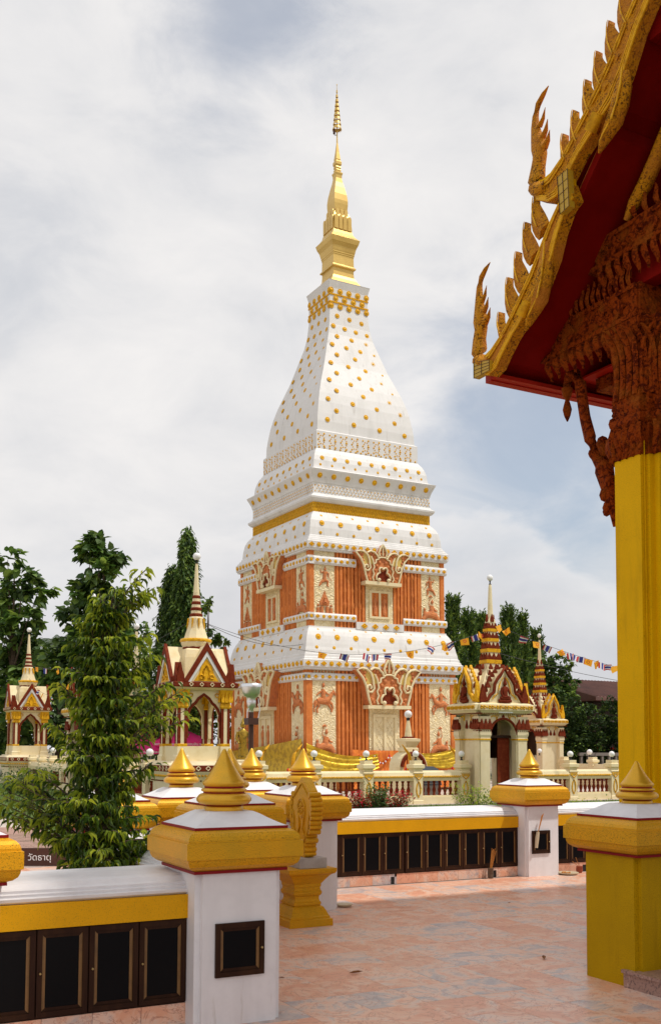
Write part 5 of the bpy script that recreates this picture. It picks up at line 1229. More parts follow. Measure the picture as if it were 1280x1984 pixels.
# flood light on a post
t = thing('flood_light', 'polished bowl shaped flood light on a dark brown post before the stupa', 'lamp', (8.75, 20.26, 0))
m = MB(); m.tube([(0, 0, 0), (0, 0, 2.35)], .055, 10); obj('post', m, 'brown_metal', t)
m = MB(); m.box(-.12, .12, -.12, .12, 2.08, 2.22); obj('bracket_box', m, 'brown_metal', t)
m = MB(); m.tube([(-.09, 0, 2.2), (-.09, .0, 2.35), (-.05, 0, 2.45)], .012, 6); m.tube([(.16, 0, 2.2), (.20, 0, 2.4), (.16, 0, 2.65)], .012, 6); obj('arm', m, 'chrome', t)
m = MB(); m.lathe([(.045, 2.33), (.05, 2.42), (.09, 2.46), (.10, 2.58), (.09, 2.64), (.12, 2.68)], 16); obj('lamp_housing', m, 'chrome', t)
m = MB(); m.lathe([(.10, 2.66), (.15, 2.69), (.19, 2.76), (.215, 2.88), (.225, 2.96), (.215, 2.96), (.20, 2.88), (.16, 2.78), (.06, 2.72)], 24, cap=False); rf = obj('reflector', m, 'chrome', t)
# ------------------------------------------------------------------ text helper
FONTP = bpy.utils.system_resource('DATAFILES', path='fonts')
def text_obj(name, s_, size, mt, M, parent=None, thai=True, ext=.002):
    cu = bpy.data.curves.new(name, 'FONT'); cu.body = s_; cu.size = size; cu.extrude = ext; cu.align_x = 'CENTER'; cu.align_y = 'CENTER'
    import os
    p = os.path.join(FONTP, 'NotoSansThai-VariableFont_wdth,wght.woff2')
    if thai and os.path.exists(p):
        try: cu.font = bpy.data.fonts.load(p)
        except Exception: pass
    o = bpy.data.objects.new(name, cu); C.objects.link(o); dg = bpy.context.evaluated_depsgraph_get()
    me = bpy.data.meshes.new_from_object(o.evaluated_get(dg)); bpy.data.objects.remove(o)
    me.materials.clear(); me.materials.append(MT[mt]); return put(name, me, parent, M)
# name sign at lower left
t = thing('name_sign', 'low dark sign board with white lettering behind the near wall, lower left', 'sign', (3.07, 14.06, 0), R(-26))
m = MB(); m.box(-.32, .32, -.02, .02, .0, .235); obj('board', m, 'brown_metal', t)
text_obj('lettering', 'วัดธาตุ', .17, 'white_print', T(-.05, -.026, .11) @ Matrix.Rotation(R(90), 4, 'X'), t)
m = MB(); m.box(.32, .75, -.02, .02, .0, .235); obj('side_board', m, 'paving_brick', t)
# ------------------------------------------------------------------ market parasols
def parasol(label, loc, r_=1.75):
    t = thing('parasol', label, 'umbrella', loc, R(12), 'pink parasols behind the shrine'); t.scale = (1, 1, .87)
    m = MB(); n = 8; top = (0, 0, 2.75)
    for i in range(n):
        a, b = 2*math.pi*i/n, 2*math.pi*(i+1)/n; p = (r_*math.cos(a), r_*math.sin(a), 2.1); q = (r_*math.cos(b), r_*math.sin(b), 2.1); mid = tuple((p[k]+q[k])/2*.97+(0, 0, .04)[k] for k in range(3))
        m.add([top, p, mid, q], [(0, 1, 2), (0, 2, 3)])
        m.add([p, q, (q[0], q[1], 1.85), (p[0], p[1], 1.85)], [(0, 1, 2, 3)])
    obj('canopy', m, 'pink_cloth', t)
    m = MB(); m.tube([(0, 0, 0), (0, 0, 2.75)], .03, 8); obj('pole', m, 'chrome', t)
    ap = r_*math.cos(math.pi/n)+.01
    for i in range(n):
        a = 2*math.pi*(i+.5)/n
        text_obj('lettering', 'ธนาคารออมสิน', .24, 'white_print', RZ(a+math.pi/2) @ T(0, -ap, 1.97) @ Matrix.Rotation(R(90), 4, 'X'), t)
    return t
parasol('pink parasol with white lettering left of the corner shrine', (14.01, 43.48, 0), 1.35)
parasol('pink parasol with white lettering seen through the corner shrine', (14.88, 41.89, 0), 1.35)
parasol('lower pink parasol half hidden behind the leafy tree', (13.22, 42.20, 0), 1.2).scale = (1, 1, .70)
# ------------------------------------------------------------------ flags
WIRE = []
def wire(name, label, a, b, sag, r_=.006):
    a, b = Vector(a), Vector(b); m = MB(); pts = []
    for i in range(25):
        t_ = i/24; p = a.lerp(b, t_); p.z -= 4*sag*t_*(1-t_); pts.append(p)
    m.tube([tuple(p) for p in pts], r_, 4); o = obj(name, m, 'wire'); o['label'] = label; o['category'] = 'wire'
    return pts
FL = {}
def flagmesh(kind, seed):
    rnd = random.Random(seed); m = MB(); W_, H_ = .25, .19; n = 5
    def P(u, v): return (W_*(u-.5)*(1-.25*rnd_s*v), .05*math.sin(u*5+seed)+.05*v*math.sin(seed*2.1), -H_*v+.03*v*math.sin(u*3+seed))
    rnd_s = rnd.uniform(0, 1.6)
    if kind == 'thai': bands = [(0, 1/6, 0), (1/6, 1/3, 1), (1/3, 2/3, 2), (2/3, 5/6, 1), (5/6, 1, 0)]
    else: bands = [(0, 1, 0)]
    vert = seed % 2
    for a, b, mi in bands:
        for i in range(n):
            c, d = i/n, (i+1)/n
            q = [P(c, a), P(d, a), P(d, b), P(c, b)] if not vert else [P(a, c), P(b, c), P(b, d), P(a, d)]
            m.add(q, [(0, 1, 2, 3)], mi)
    if kind != 'thai': m.lathe([(.05, .002), (.035, .004)], 8, mi=1, cap=False); 
    if kind != 'thai':
        k = len(m.v)-16
        for i in range(k, len(m.v)): x, y, z = m.v[i]; m.v[i] = (x, P(.5, .5)[1]-.006, P(.5, .5)[2]+y)
    me = m.mesh('pennant', ['flag_red', 'flag_white', 'flag_blue'] if kind == 'thai' else ['flag_yellow', 'flag_red']); return me
FM = {(k, s_): flagmesh(k, s_) for k in ('thai', 'yel') for s_ in range(6)}
flag_n = 0
def hang(pts, spec, where):
    global flag_n
    for j, (t_, k, s_) in enumerate(spec):
        i = t_*24; i0 = min(int(i), 23); p = pts[i0].lerp(pts[i0+1], i-i0); d = (pts[i0+1]-pts[i0]); 
        o = bpy.data.objects.new('pennant', FM[(k, s_ % 6)]); C.objects.link(o); o.location = p; o.rotation_euler = (random.uniform(-.3, .3), random.uniform(-.5, .5), math.atan2(d.y, d.x)+random.uniform(-.5, .5))
        o['category'] = 'flag'; o['group'] = 'pennants on the strings'
        o['label'] = ('striped tricolour pennant' if k == 'thai' else 'small orange yellow pennant')+' '+where+', '+ORD[j]+' from left'
ORD = ['first', 'second', 'third', 'fourth', 'fifth', 'sixth', 'seventh', 'eighth', 'ninth', 'tenth', 'eleventh', 'twelfth', 'thirteenth', 'fourteenth', 'fifteenth', 'sixteenth']
w1 = wire('flag_string', 'long flag string sagging across the front of the stupa', (9.33, 25.3, 4.95), (18.42, 24.75, 5.15), .85)
hang(w1, [(.40, 'yel', 0), (.475, 'thai', 1), (.55, 'thai', 3), (.575, 'thai', 5), (.62, 'thai', 0), (.70, 'yel', 2), (.78, 'thai', 2), (.83, 'yel', 4), (.845, 'thai', 4), (.90, 'yel', 1), (.94, 'thai', 1), (.965, 'yel', 3)], 'on the string before the stupa')
w2 = wire('flag_string', 'flag string running right from the near gateway past the yellow column', (18.42, 24.75, 5.35), (28.6, 21.4, 3.5), .62)
hang(w2, [(.02, 'yel', 5), (.045, 'yel', 0), (.10, 'thai', 4), (.135, 'yel', 3), (.17, 'thai', 1), (.205, 'yel', 2), (.235, 'thai', 3), (.25, 'thai', 5), (.268, 'thai', 1), (.29, 'yel', 1), (.312, 'yel', 4), (.33, 'thai', 3), (.345, 'thai', 0), (.365, 'yel', 5)], 'on the string right of the gateway')
w3 = wire('flag_string', 'flag string from the far left shrine toward the leafy tree', (9.0, 45.0, 5.1), (9.3, 26, 4.9), .6)
hang(w3, [(.08, 'yel', 1), (.16, 'thai', 3), (.27, 'yel', 0), (.36, 'thai', 1), (.40, 'thai', 5), (.45, 'yel', 2)], 'on the far left string')
w3 = wire('flag_string', 'lower flag string from the far left shrine sloping to the gateway', (9.0, 45.0, 4.6), (9.0, 34.4, 5.0), 1.2)
hang(w3, [(.1, 'yel', 3), (.2, 'thai', 2), (.3, 'yel', 5), (.4, 'thai', 4), (.55, 'yel', 1), (.7, 'yel', 2)], 'on the low string at far left')
wire('power_wire', 'thin dark wire running from the shrine spire to the stupa bell', (9.33, 25.3, 4.98), (16.6, 33.4, 5.4), .35, .008)
wire('power_wire', 'thin wire sloping down toward the brown roofed house', (18.42, 24.75, 4.5), (38, 30, 4.2), .5, .008)
# ------------------------------------------------------------------ house behind
t = thing('house', 'dark timber house with long brown metal roof beyond the right balustrade', 'house', (42, 44, 0), R(2))
m = MB(); m.box(-2.2, 12, 0, 8, 0, 4.2); obj('wall', m, 'timber_dark', t)
m = MB(); m.prism([(-1.0, 4.45), (4.0, 5.75), (9.0, 4.45), (9.0, 4.25), (-1.0, 4.25)], lambda a, b, d: (d, a, b), -3.0, 13); rf = obj('roof', m, 'roof_brown', t)
m = MB()
for i in range(60): m.tube([(-2.9+i*.26, -1.0, 4.47), (-2.9+i*.26, 4.0, 5.77)], .03, 4)
obj('roof_corrugation', m, 'roof_brown', rf, kind='stuff')
for i in range(4):
    m = MB(); m.box(-1.4+i*1.7, -.6+i*1.7, -.06, .02, 1.9, 3.2); w_ = obj('window', m, 'house_grey', t); m = MB(); m.box(-1.3+i*1.7, -.7+i*1.7, -.08, -.055, 2.0, 3.1); obj('pane', m, 'black_glass', w_)
m = MB(); m.box(-2.2, 12, -1.2, 0, 1.45, 1.65); obj('balcony', m, 'red_soffit', t)
m = MB(); m.box(-2.1, 12, -1.1, -.9, 0, 1.2); obj('lower_wall', m, 'house_grey', t)
t = thing('street_wall', 'low grey wall with pierced openings at the foot of the house', 'wall', (33.5, 38, 0), R(-3))
m = MB(); m.box(0, 10, 0, .15, 0, .5); m.box(0, 10, 0, .15, 1.25, 1.4); obj('rail', m, 'house_grey', t)
for i in range(24):
    m = MB(); m.box(.1+i*.42, .22+i*.42, .02, .13, .5, 1.25); obj('bar', m, 'house_grey', t)
# ------------------------------------------------------------------ plants
def leaf_mesh(L_, W_, fold=.25, droop=.3):
    vs = [(0, 0, 0), (-W_*.5, L_*.35, fold*W_), (W_*.5, L_*.35, fold*W_), (-W_*.38, L_*.68, fold*W_-droop*L_*.2), (W_*.38, L_*.68, fold*W_-droop*L_*.2), (0, L_*.4, 0), (0, L_, -droop*L_), (0, L_*.7, -droop*L_*.25)]
    return vs, [(0, 5, 1), (0, 2, 5), (1, 5, 7, 3), (5, 2, 4, 7), (3, 7, 6), (7, 4, 6)]
def add_leaf(vs, fs, shp, p, dirv, L_, W_, mi=0, mlist=None, simple=False):
    d = dirv.normalized(); r_ = Vector((random.gauss(0, 1), random.gauss(0, 1), random.gauss(0, 1))); x = d.cross(Vector((0, 0, 1))+r_*.35)
    if x.length < 1e-3: x = Vector((1, 0, 0))
    x.normalize(); n = x.cross(d)
    o = len(vs)
    for a, b, c in shp[0]: vs.append(tuple(p+x*(a*W_)+d*(b*L_)+n*(c*L_)))
    for f in shp[1]: fs.append(tuple(i+o for i in f)); mlist.append(mi)
def fol_obj(name, vs, fs, ml, mats, parent, kind=None):
    me = bpy.data.meshes.new(name); me.from_pydata(vs, [], fs)
    for q in mats: me.materials.append(MT[q])
    me.polygons.foreach_set('material_index', ml); me.update(); o = put(name, me, parent)
    if kind: o['kind'] = kind
    return o
LONG = leaf_mesh(1, 1, .18, .35); DIAM = ([(0, 0, 0), (-.5, .45, .05), (.5, .45, .05), (0, 1, -.12)], [(0, 2, 3, 1)]); HEART = ([(0, 0, 0), (-.5, .2, .08), (.5, .2, .08), (-.42, .65, .02), (.42, .65, .02), (0, 1, -.15), (0, .45, -.03)], [(0, 6, 1), (0, 2, 6), (1, 6, 3), (2, 4, 6), (3, 6, 5), (6, 4, 5)])
# the leafy young tree standing in the walled bed
t = thing('leafy_tree', 'young tree with drooping glossy leaves in the walled bed, left foreground', 'tree', (2.03, 7.45, 0))
m = MB(); m.tube([(0, 0, 0), (.03, -.02, .8), (-.02, .03, 1.5), (.02, 0, 2.1), (.03, 0, 2.5)], [.055, .045, .035, .022, .01], 8); obj('trunk', m, 'bark', t)
vs, fs, ml = [], [], []; bm_ = MB(); rnd = random.Random(11)
cr3 = Vector((math.cos(TH), -math.sin(TH), 0)); cf3 = Vector((math.sin(TH), math.cos(TH), 0))
def prof(z): # crown half width by height (m)
    pts = [(.60, .36), (.85, .38), (1.15, .28), (1.45, .21), (1.8, .23), (2.1, .22), (2.35, .19), (2.55, .11), (2.65, .03)]
    for (a, b), (c, d) in zip(pts, pts[1:]):
        if a <= z <= c: return b+(d-b)*(z-a)/(c-a)
    return .03
stems = []
for i in range(160):
    z = .62+2.0*(i/160)**1.0+rnd.uniform(-.05, .05); a = i*2.399; w_ = prof(z)*rnd.choice((.5, .8, 1.0, 1.15, 1.4))
    side_ = math.cos(a)*cr3+math.sin(a)*cf3
    if z < 1.4 and math.cos(a) < -.2: w_ *= rnd.uniform(1.0, 1.5) if z > .98 else .8
    stems.append((Vector((0, 0, z-.10)), side_*w_+Vector((0, 0, z+.02)), rnd.random()))
for (x_, z_, q) in ((.33, 2.92, .9), (.26, 2.72, .9), (.36, 2.80, .9), (-.02, 2.72, .8), (.05, 2.6, .7), (-.12, 2.55, .7), (.42, 1.96, .95), (.50, 2.08, .95), (.46, 1.84, .95), (.60, 2.0, .9), (.62, 1.84, .9), (.36, 2.3, .8), (-.66, 1.12, .8), (-.70, 1.10, .9), (-.60, 1.34, .9), (-.70, 1.26, .9), (.44, 1.0, .4), (.42, .72, .3), (-.34, 2.05, .8), (-.74, 1.16, .9), (-.62, 1.36, .9), (-.52, 1.44, .9), (-.46, 1.05, .8), (-.52, 1.18, .8), (.46, .92, .5), (.10, 2.78, .7), (-.2, 2.3, .7), (.3, 2.45, .8), (-.34, 1.75, .8), (.36, 1.5, .6)):
    for k in range(2): stems.append((Vector((0, 0, max(.6, z_-.45))), cr3*x_+cf3*rnd.uniform(-.1, .1)+Vector((0, 0, z_+rnd.uniform(-.03, .03))), q))
for (p, q, yg) in stems:
    c1 = p.lerp(q, .5)+Vector((0, 0, .10)); pts = []
    for k in range(7):
        t_ = k/6; pts.append(p*(1-t_)**2+c1*2*t_*(1-t_)+q*t_*t_)
    bm_.tube([tuple(v) for v in pts], [.009, .008, .007, .006, .005, .004, .002], 4)
    for k in range(36):
        t_ = .28+.74*rnd.random(); b = p*(1-t_)**2+c1*2*t_*(1-t_)+q*t_*t_
        out = (q-p); out.z = 0; out = out.normalized() if out.length > .01 else cr3
        sp = Vector((rnd.gauss(0, 1), rnd.gauss(0, 1), 0)); dv = out*.6+sp*.65+Vector((0, 0, -.55+rnd.gauss(0, .4)))
        tip_ = b.length; lit = t_ > .8
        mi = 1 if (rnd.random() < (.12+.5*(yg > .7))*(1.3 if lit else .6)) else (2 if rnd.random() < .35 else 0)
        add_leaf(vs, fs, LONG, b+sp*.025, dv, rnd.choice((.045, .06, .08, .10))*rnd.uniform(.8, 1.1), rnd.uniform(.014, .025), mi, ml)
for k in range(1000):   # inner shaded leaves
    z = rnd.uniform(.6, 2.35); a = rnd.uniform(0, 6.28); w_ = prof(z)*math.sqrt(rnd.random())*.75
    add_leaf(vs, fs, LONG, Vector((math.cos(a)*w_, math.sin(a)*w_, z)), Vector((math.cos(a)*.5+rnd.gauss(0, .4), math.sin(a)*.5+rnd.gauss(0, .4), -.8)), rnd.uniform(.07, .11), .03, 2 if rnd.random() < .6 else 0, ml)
obj('branches', bm_, 'bark', t, kind='stuff')
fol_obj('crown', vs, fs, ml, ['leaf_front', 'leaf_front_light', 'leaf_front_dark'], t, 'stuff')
# generic tree: clumps of leaf faces in given lobes
def tree(name, label, loc, trunk_h, lobes, leaf, mats, shape=DIAM, n=2500, group=None, trunk_r=.2, seed=1, hang_=.3, cat='tree', limbs=True, clump=.32):
    t = thing(name, label, cat, loc, 0, group); rnd = random.Random(seed)
    m = MB(); top = max(l[2]-l[5]*.3 for l in lobes); m.tube([(0, 0, 0), (.1, .05, trunk_h*.5), (0, 0, trunk_h), (0, .05, top)], [trunk_r, trunk_r*.8, trunk_r*.6, trunk_r*.1], 8)
    if limbs:
        for l in lobes: m.tube([(0, 0, min(trunk_h, l[2])*.8), (l[0]*.5, l[1]*.5, (trunk_h*.8+l[2])*.5), (l[0], l[1], l[2])], [trunk_r*.4, trunk_r*.25, trunk_r*.08], 5)
    obj('trunk', m, 'bark', t)
    vs, fs, ml = [], [], []; vol = [l[3]*l[4]*l[5] for l in lobes]; tot = sum(v**.67 for v in vol)
    for l, v in zip(lobes, vol):
        k = int(n*v**.67/tot); nc = max(3, k//22)
        for c in range(nc):
            # clump centre biased to the surface
            while True:
                u = Vector((rnd.uniform(-1, 1), rnd.uniform(-1, 1), rnd.uniform(-1, 1)))
                if .25 < u.length < 1: break
            u = u.normalized()*(u.length**.45)*rnd.uniform(.85, 1.1); cc = Vector((l[0]+u.x*l[3], l[1]+u.y*l[4], l[2]+u.z*l[5]))
            cs = clump*min(l[3], l[5])*rnd.uniform(.7, 1.4); tone = rnd.random()
            for j in range(22):
                p = cc+Vector((rnd.gauss(0, .5), rnd.gauss(0, .5), rnd.gauss(0, .42)))*cs
                dv = Vector((u.x+rnd.gauss(0, .6), u.y+rnd.gauss(0, .6), u.z*.4-hang_+rnd.gauss(0, .4)))
                add_leaf(vs, fs, shape, p, dv, leaf*rnd.uniform(.7, 1.3), leaf*rnd.uniform(.5, .8), int(tone*len(mats)) if rnd.random() < .8 else 0, ml)
    fol_obj('crown', vs, fs, ml, mats, t, 'stuff'); return t
GT = 'trees behind the stupa court'
def at(u, v, d):
    w = cam2w((u-640)/1985.5, 1, (1323.1-v)/1985.5); k = d/(w.x*math.sin(TH)+w.y*math.cos(TH)); return w.x*k, w.y*k, 1.6+w.z*k
def lob(u, v, ru, rv, d, bx, by):
    x, y, z = at(u, v, d); s_ = d/1985.5; return (x-bx, y-by, z, ru*s_, ru*s_, rv*s_)
def ptree(name, label, ub, d, lobes, **kw):
    bx, by, _ = at(ub, 1450, d); L_ = [lob(u, v, a, b, d+dd, bx, by) for u, v, a, b, dd in lobes]
    return tree(name, label, (bx, by, 0), kw.pop('trunk_h', 4), L_, group=GT, **kw)
ptree('teak_tree', 'tall broad leaved tree with open branches at the left edge', 20, 56, [(15, 1085, 22, 22, 0), (45, 1125, 28, 25, 0), (72, 1150, 24, 14, 0), (20, 1160, 38, 30, 1), (55, 1195, 30, 20, -1), (10, 1230, 40, 38, 0), (45, 1270, 40, 34, 1), (5, 1320, 46, 50, 1), (60, 1330, 40, 40, 0), (15, 1400, 50, 50, 2)], leaf=.5, mats=['leaf_teak', 'leaf_dark'], shape=HEART, n=3600, seed=3, trunk_h=7, clump=.5)
ptree('teak_tree', 'tall broad leaved tree rising behind the leafy young tree', 195, 48, [(190, 1062, 26, 22, 0), (212, 1090, 24, 20, 0), (172, 1085, 20, 18, 0), (195, 1120, 36, 26, 0), (170, 1150, 30, 24, 0), (128, 1185, 17, 17, 0), (160, 1200, 34, 24, 0), (215, 1180, 34, 34, 0), (150, 1240, 30, 30, 0), (210, 1250, 50, 40, 0), (190, 1320, 60, 60, 1), (120, 1300, 34, 38, 1)], leaf=.46, mats=['leaf_teak', 'leaf_dark'], shape=HEART, n=4200, seed=4, trunk_h=7, clump=.5)
ptree('leafy_background_tree', 'loose green tree just behind the corner shrine spire', 400, 44, [(405, 1175, 12, 16, 0), (392, 1215, 12, 20, 0), (412, 1230, 14, 18, 0), (330, 1270, 26, 26, 0), (430, 1245, 10, 12, 0), (300, 1310, 26, 28, 0), (360, 1330, 50, 40, 0), (290, 1380, 40, 50, 1), (350, 1410, 60, 44, 1), (430, 1400, 26, 40, 1)], leaf=.26, mats=['leaf_teak', 'leaf_shrub', 'leaf_dark'], n=6500, seed=5, trunk_h=5, clump=.42, trunk_r=.12)
def cone_tree(name, label, u, vt, d, R_, mats, n, leaf, up=.6, seed=1, tip=.9, base_v=1480, narrow=.9):
    bx, by, _ = at(u, 1450, d); _, _, h = at(u, vt, d); t = thing(name, label, 'tree', (bx, by, 0), 0, GT); rnd = random.Random(seed)
    m = MB(); m.tube([(0, 0, 0), (0, 0, h*.5), (0, 0, h*.93)], [.16, .09, .02], 6); obj('trunk', m, 'bark', t)
    ph = [rnd.uniform(0, 6.28) for _ in range(8)]; vs, fs, ml = [], [], []; c = 0
    # upright branchlets, each a plume of small leaves
    while len(fs) < n:
        z = h*(.12+.86*rnd.random()**.85); a = rnd.uniform(0, 6.28); t_ = z/h
        env = R_*min(1, ((1-t_)/.55))**narrow*(.78+.22*math.sin(3*a+ph[0]+z*1.3)+.16*math.sin(5*a+ph[1]-z*2.1)); r_ = env*(rnd.random()**.35)
        p0 = Vector((math.cos(a)*r_, math.sin(a)*r_, z)); ax = Vector((math.cos(a)*.35, math.sin(a)*.35, up+rnd.gauss(0, .15))).normalized(); L_ = leaf*rnd.uniform(2.2, 4.2); tone = min(len(mats)-1, int(rnd.random()*len(mats)))
        for j in range(12):
            q = p0+ax*L_*(j/12)+Vector((rnd.gauss(0, 1), rnd.gauss(0, 1), rnd.gauss(0, 1)))*leaf*.28*(1-j/16)
            add_leaf(vs, fs, DIAM, q, ax+Vector((rnd.gauss(0, .5), rnd.gauss(0, .5), rnd.gauss(0, .4))), leaf*rnd.uniform(.7, 1.2), leaf*.42, tone, ml)
    fol_obj('crown', vs, fs, ml, mats, t, 'stuff'); return t
cone_tree('column_tree', 'tall narrow dark columnar tree behind the corner shrine', 358, 1012, 54, .95, ['leaf_dark', 'leaf_conifer', 'leaf_teak'], 12000, .28, -.9, 6, narrow=.75)
cone_tree('column_tree', 'second shorter columnar tree, left of the tall columnar one', 328, 1085, 55, .9, ['leaf_dark', 'leaf_conifer', 'leaf_dark'], 11000, .28, -.9, 8, narrow=.7)
ptree('dense_tree', 'dense dark tree mass between the far left shrine and the leafy tree', 110, 62, [(90, 1290, 40, 34, 0), (130, 1330, 44, 40, 0), (80, 1370, 60, 50, 0), (140, 1410, 60, 50, 0), (30, 1400, 50, 60, 1), (260, 1240, 30, 44, 0), (260, 1330, 60, 60, 1), (240, 1420, 70, 50, 1)], leaf=.42, mats=['leaf_dark', 'leaf_teak'], n=5200, seed=7, trunk_h=4)
# conifers at right, each a tree of its own
for i, (u, vt, w_, lab) in enumerate(((878, 1172, 26, 'leftmost conifer, against the right edge of the stupa'), (908, 1200, 24, 'second conifer, low between stupa and gateway spire'), (932, 1208, 16, 'third small conifer beside the gateway spire'), (985, 1192, 26, 'bushy conifer just right of the gateway spire'), (1012, 1205, 18, 'pointed conifer between the two gateway spires'), (1040, 1235, 22, 'conifer behind the rear gateway spire'))):
    cone_tree('conifer', 'dark green '+lab, u, vt-4, 60+i, w_*60/1985*1.15, ['leaf_conifer', 'leaf_dark', 'leaf_shrub'] if i in (1, 3) else ['leaf_conifer', 'leaf_dark'], 9000, .24, .9, 20+i, narrow=.8)
ptree('round_tree', 'spreading green tree right of the rear gateway above the brown roof', 1075, 56, [(1085, 1285, 18, 16, 0), (1070, 1310, 28, 20, 0), (1105, 1325, 16, 10, 0), (1060, 1340, 34, 28, 0), (1095, 1350, 26, 16, 0), (1050, 1290, 22, 22, 0), (1045, 1370, 34, 26, 0)], leaf=.28, mats=['leaf_dark', 'leaf_teak', 'leaf_conifer'], n=3400, seed=30, trunk_h=4, clump=.36)
for i, (u, v, a, b, lab) in enumerate(((1100, 1405, 28, 62, 'dark clipped bush left one of the group before the house'), (1138, 1420, 26, 62, 'dark clipped bush in the middle before the timber house'), (1190, 1410, 22, 66, 'dark clipped bush against the yellow column'), (1112, 1455, 40, 30, 'low dark bush at the foot of the clipped bushes'))):
    ptree('clipped_bush', lab, u, 50+i*.7, [(u, v-20, a, b*.6, 0), (u-2, v+20, a*1.1, b*.6, 0), (u, v+50, a, b*.5, 0)], leaf=.16, mats=['leaf_hedge', 'leaf_conifer', 'leaf_hedge'], n=4200, seed=40+i, trunk_h=1, hang_=-.3, limbs=False, trunk_r=.08, clump=.3)
# palms
def palm(label, loc, h, seed):
    t = thing('coconut_palm', label, 'palm', loc, 0, 'coconut palms'); rnd = random.Random(seed)
    m = MB(); m.tube([(0, 0, 0), (.2, 0, h*.5), (.1, .1, h)], [.22, .16, .13], 8); obj('trunk', m, 'bark', t)
    for k in range(13):
        a = k*2.4; el = rnd.uniform(.0, 1.1); L_ = rnd.uniform(2.6, 3.4); pts = []
        for i in range(9):
            s_ = i/8; r_ = L_*s_*math.cos(el*(1-s_*.3)); z = h+L_*(s_*math.sin(el)-s_*s_*.75); pts.append(Vector((.1+r_*math.cos(a), .1+r_*math.sin(a), z)))
        m = MB(); m.tube([tuple(p) for p in pts], [.04-.004*i for i in range(9)], 4)
        side_ = Vector((-math.sin(a), math.cos(a), 0))
        for i in range(1, 34):
            s_ = i/34*8; j = int(s_); p = pts[j].lerp(pts[min(j+1, 8)], s_-j); wl = .75*math.sin(math.pi*min(1, i/34*.9+.1))
            for sg in (-1, 1):
                q = p+side_*sg*wl*.75+Vector((0, 0, -wl*.6)); d = (pts[min(j+1, 8)]-pts[j]).normalized()*.035
                m.add([tuple(p-d), tuple(p+d), tuple(q)], [(0, 1, 2)])
        obj('frond', m, 'leaf_palm', t)
    return t
x, y, z = at(85, 1270, 66); palm('coconut palm behind the far left shrine', (x, y, 0), z, 1)
x, y, z = at(118, 1250, 70); palm('second coconut palm nearer the leafy tree', (x, y, 0), z, 2)
# shrubs in the lawn bed
def shrub(name, label, loc, r_, h, mats, n, leaf=.05, seed=1, shape=DIAM, group=None):
    t = thing(name, label, 'shrub', loc, 0, group); rnd = random.Random(seed); m = MB(); vs, fs, ml = [], [], []
    for i in range(16):
        a = i*2.4; rr = r_*rnd.uniform(.4, 1); tip_ = Vector((rr*math.cos(a), rr*math.sin(a), h*rnd.uniform(.65, 1))); m.tube([(0, 0, 0), tuple(tip_*.5+Vector((0, 0, .05))), tuple(tip_)], [.012, .008, .003], 4)
        for k in range(n//16):
            t_ = rnd.uniform(.35, 1.08); p = tip_*t_+Vector((rnd.gauss(0, 1), rnd.gauss(0, 1), rnd.gauss(0, .8)))*r_*.16
            p.z = max(p.z, .03); mi = 0 if rnd.random() > (p.z/h)*.85 else (1 if len(mats) > 1 else 0)
            add_leaf(vs, fs, shape, p, Vector((rnd.gauss(0, 1), rnd.gauss(0, 1), rnd.uniform(-.2, .9))), leaf*rnd.uniform(.7, 1.3), leaf*.5, mi, ml)
    obj('stems', m, 'bark', t, kind='stuff'); fol_obj('leaves', vs, fs, ml, mats, t, 'stuff'); return t
gx, gy, _ = at(735, 1540, 22); z0 = 0
for i, (u, w_, hh, lab) in enumerate(((705, .42, .62, 'red topped bush, left one of the pair before the balustrade'), (762, .48, .66, 'red topped bush, right one of the pair before the balustrade'))):
    x, y, z = at(u, 1560, 22.6); shrub('red_bush', lab, (x, y, 0), w_, hh, ['leaf_dark', 'petal_red'], 2600, .055, 50+i, DIAM, 'red topped bushes')
x, y, z = at(733, 1560, 22.0); shrub('green_bush', 'bright green small bush between the two red topped bushes', (x, y, 0), .26, .78, ['leaf_dark', 'leaf_shrub'], 900, .07, 55)
x, y, z = at(925, 1575, 19.5); shrub('green_bush', 'light green feathery shrub left of the midway post, before the near gateway', (x, y, 0), .42, .85, ['leaf_shrub', 'leaf_front_light'], 1500, .06, 56)
x, y, z = at(1140, 1572, 20.5); shrub('green_bush', 'low light green shrub behind the wall near the yellow column', (x, y, 0), .5, .52, ['leaf_shrub', 'leaf_front_light'], 1300, .06, 57)
x, y, z = at(60, 1560, 30); shrub('dark_bush', 'low dark bush with reddish tips below the far left shrine', (x, y, 0), .8, .9, ['leaf_dark', 'leaf_dark'], 2000, .10, 58)
x, y, z = at(20, 1560, 34); shrub('dark_bush', 'low dark bush at the far left edge by the brick path', (x, y, 0), .5, .6, ['leaf_dark', 'leaf_teak'], 900, .08, 59)
t = thing('kerb_stone', 'long low reddish kerb in the grass before the balustrade', 'kerb', (14.6, 20.4, 0)); m = MB(); m.box(0, 1.9, -.15, .15, 0, .12); obj('stone', m, 'maroon', t)
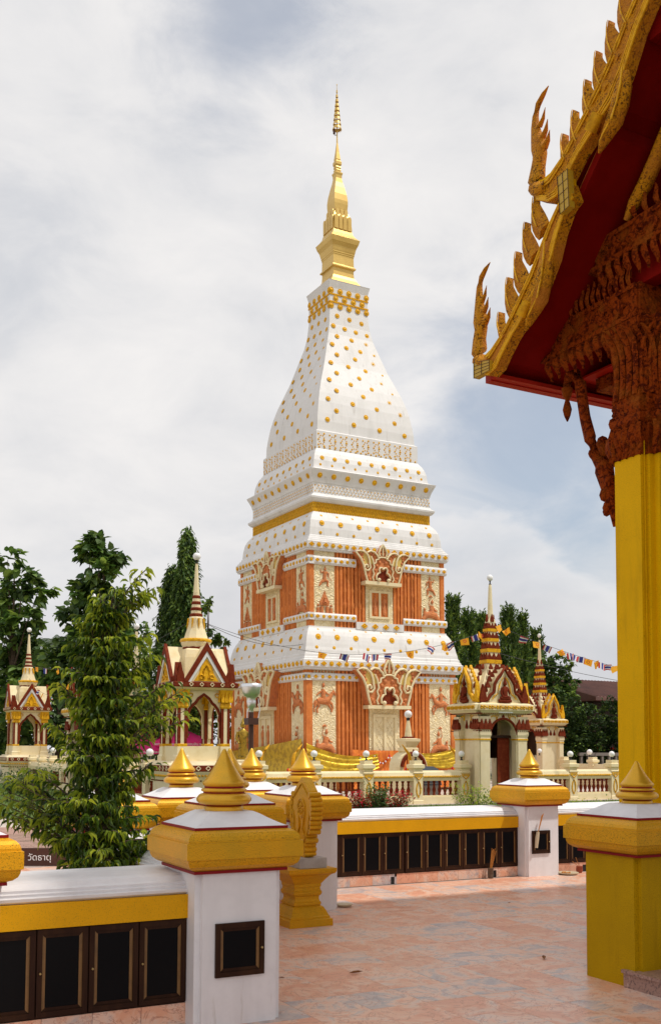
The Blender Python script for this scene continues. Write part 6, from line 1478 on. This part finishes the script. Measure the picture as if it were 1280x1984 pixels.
# ------------------------------------------------------------------ small things on the terrace
t = thing('incense_pot', 'small dark pot with a bundle of incense sticks at the foot of the niche wall', 'pot', (7.68, 10.34, 0))
m = MB(); m.lathe([(.032, 0), (.036, .05), (.034, .12), (.04, .125)], 12); obj('pot', m, 'bark', t)
m = MB()
for i in range(9): a = i*.7; m.tube([(.01*math.cos(a), .01*math.sin(a), .1), (.05+.03*math.cos(a), .02*math.sin(a), .33+.012*(i % 4))], .0035, 4)
obj('incense_sticks', m, 'incense', t, kind='stuff')
t = thing('offering_dish', 'shallow pale dish with scraps right of the midway post base', 'dish', (8.80, 10.22, 0)); m = MB(); m.lathe([(.05, 0), (.12, .012), (.135, .03), (.125, .03), (.05, .012)], 16, cap=False); obj('dish', m, 'pale_clay', t)
m = MB(); [m.ball((random.uniform(-.07, .07), random.uniform(-.07, .07), .022), .018, 5) for _ in range(6)]; obj('scraps', m, 'incense', t, kind='stuff')
t = thing('offering_dish', 'shallow dish beside the white post behind the yellow pedestal', 'dish', (4.99, 9.16, 0)); m = MB(); m.lathe([(.04, 0), (.075, .012), (.085, .03), (.08, .03), (.03, .012)], 16, cap=False); obj('dish', m, 'pale_clay', t)
t = thing('clay_pot', 'little red clay pot with twigs beside the dish right of the midway post', 'pot', (9.06, 10.30, 0)); m = MB(); m.lathe([(.03, 0), (.045, .03), (.04, .08), (.045, .085)], 12); obj('pot', m, 'terracotta_pot', t)
m = MB(); m.tube([(0, 0, .07), (-.06, 0, .2)], .003, 4); m.tube([(0, 0, .07), (-.10, .02, .15)], .003, 4); obj('twigs', m, 'incense', t, kind='stuff')
t = thing('incense_holder', 'tied bunch of incense sticks hanging in the niche of the midway post', 'incense', (8.27, 10.19, .36)); m = MB(); m.tube([(0, 0, .0), (.015, 0, .12), (.03, 0, .2)], [.02, .025, .02], 8); obj('bundle', m, 'pale_clay', t)
m = MB()
for i in range(5): m.tube([(.02, 0, .15), (.085+.008*i, -.004, .40+.006*i)], .0035, 4)
obj('incense_sticks', m, 'incense', t, kind='stuff')
rnd = random.Random(5)
for i, (x, y, s_, lab) in enumerate(((3.05, 6.55, .03, 'tiny dark leaf on the marble near the first large post'), (3.55, 6.45, .06, 'thin twig lying on the marble near the pedestal'), (6.6, 8.6, .025, 'brown leaf scrap in the middle of the terrace'), (5.1, 6.2, .06, 'long dry orange leaf on the marble toward the yellow post'))):
    m = MB(); vs_, f_ = leaf_mesh(s_*1.8, s_*.5, .4, -.1); m.add(vs_, f_); o = obj('fallen_leaf', m, 'dry_leaf'); o.location = (x, y, .006); o.rotation_euler = (0, 0, rnd.uniform(0, 6)); o['label'] = lab; o['category'] = 'leaf'
t = thing('purple_cloth', 'small mauve cloth hanging behind the balustrade right of the near gateway', 'cloth', (20.55, 25.0, .25)); 
mat('mauve', (.5, .22, .55), .8); m = MB(); m.tube([(0, 0, 0), (.03, 0, .2), (-.02, 0, .38)], [.08, .06, .05], 8); obj('cloth', m, 'mauve', t)
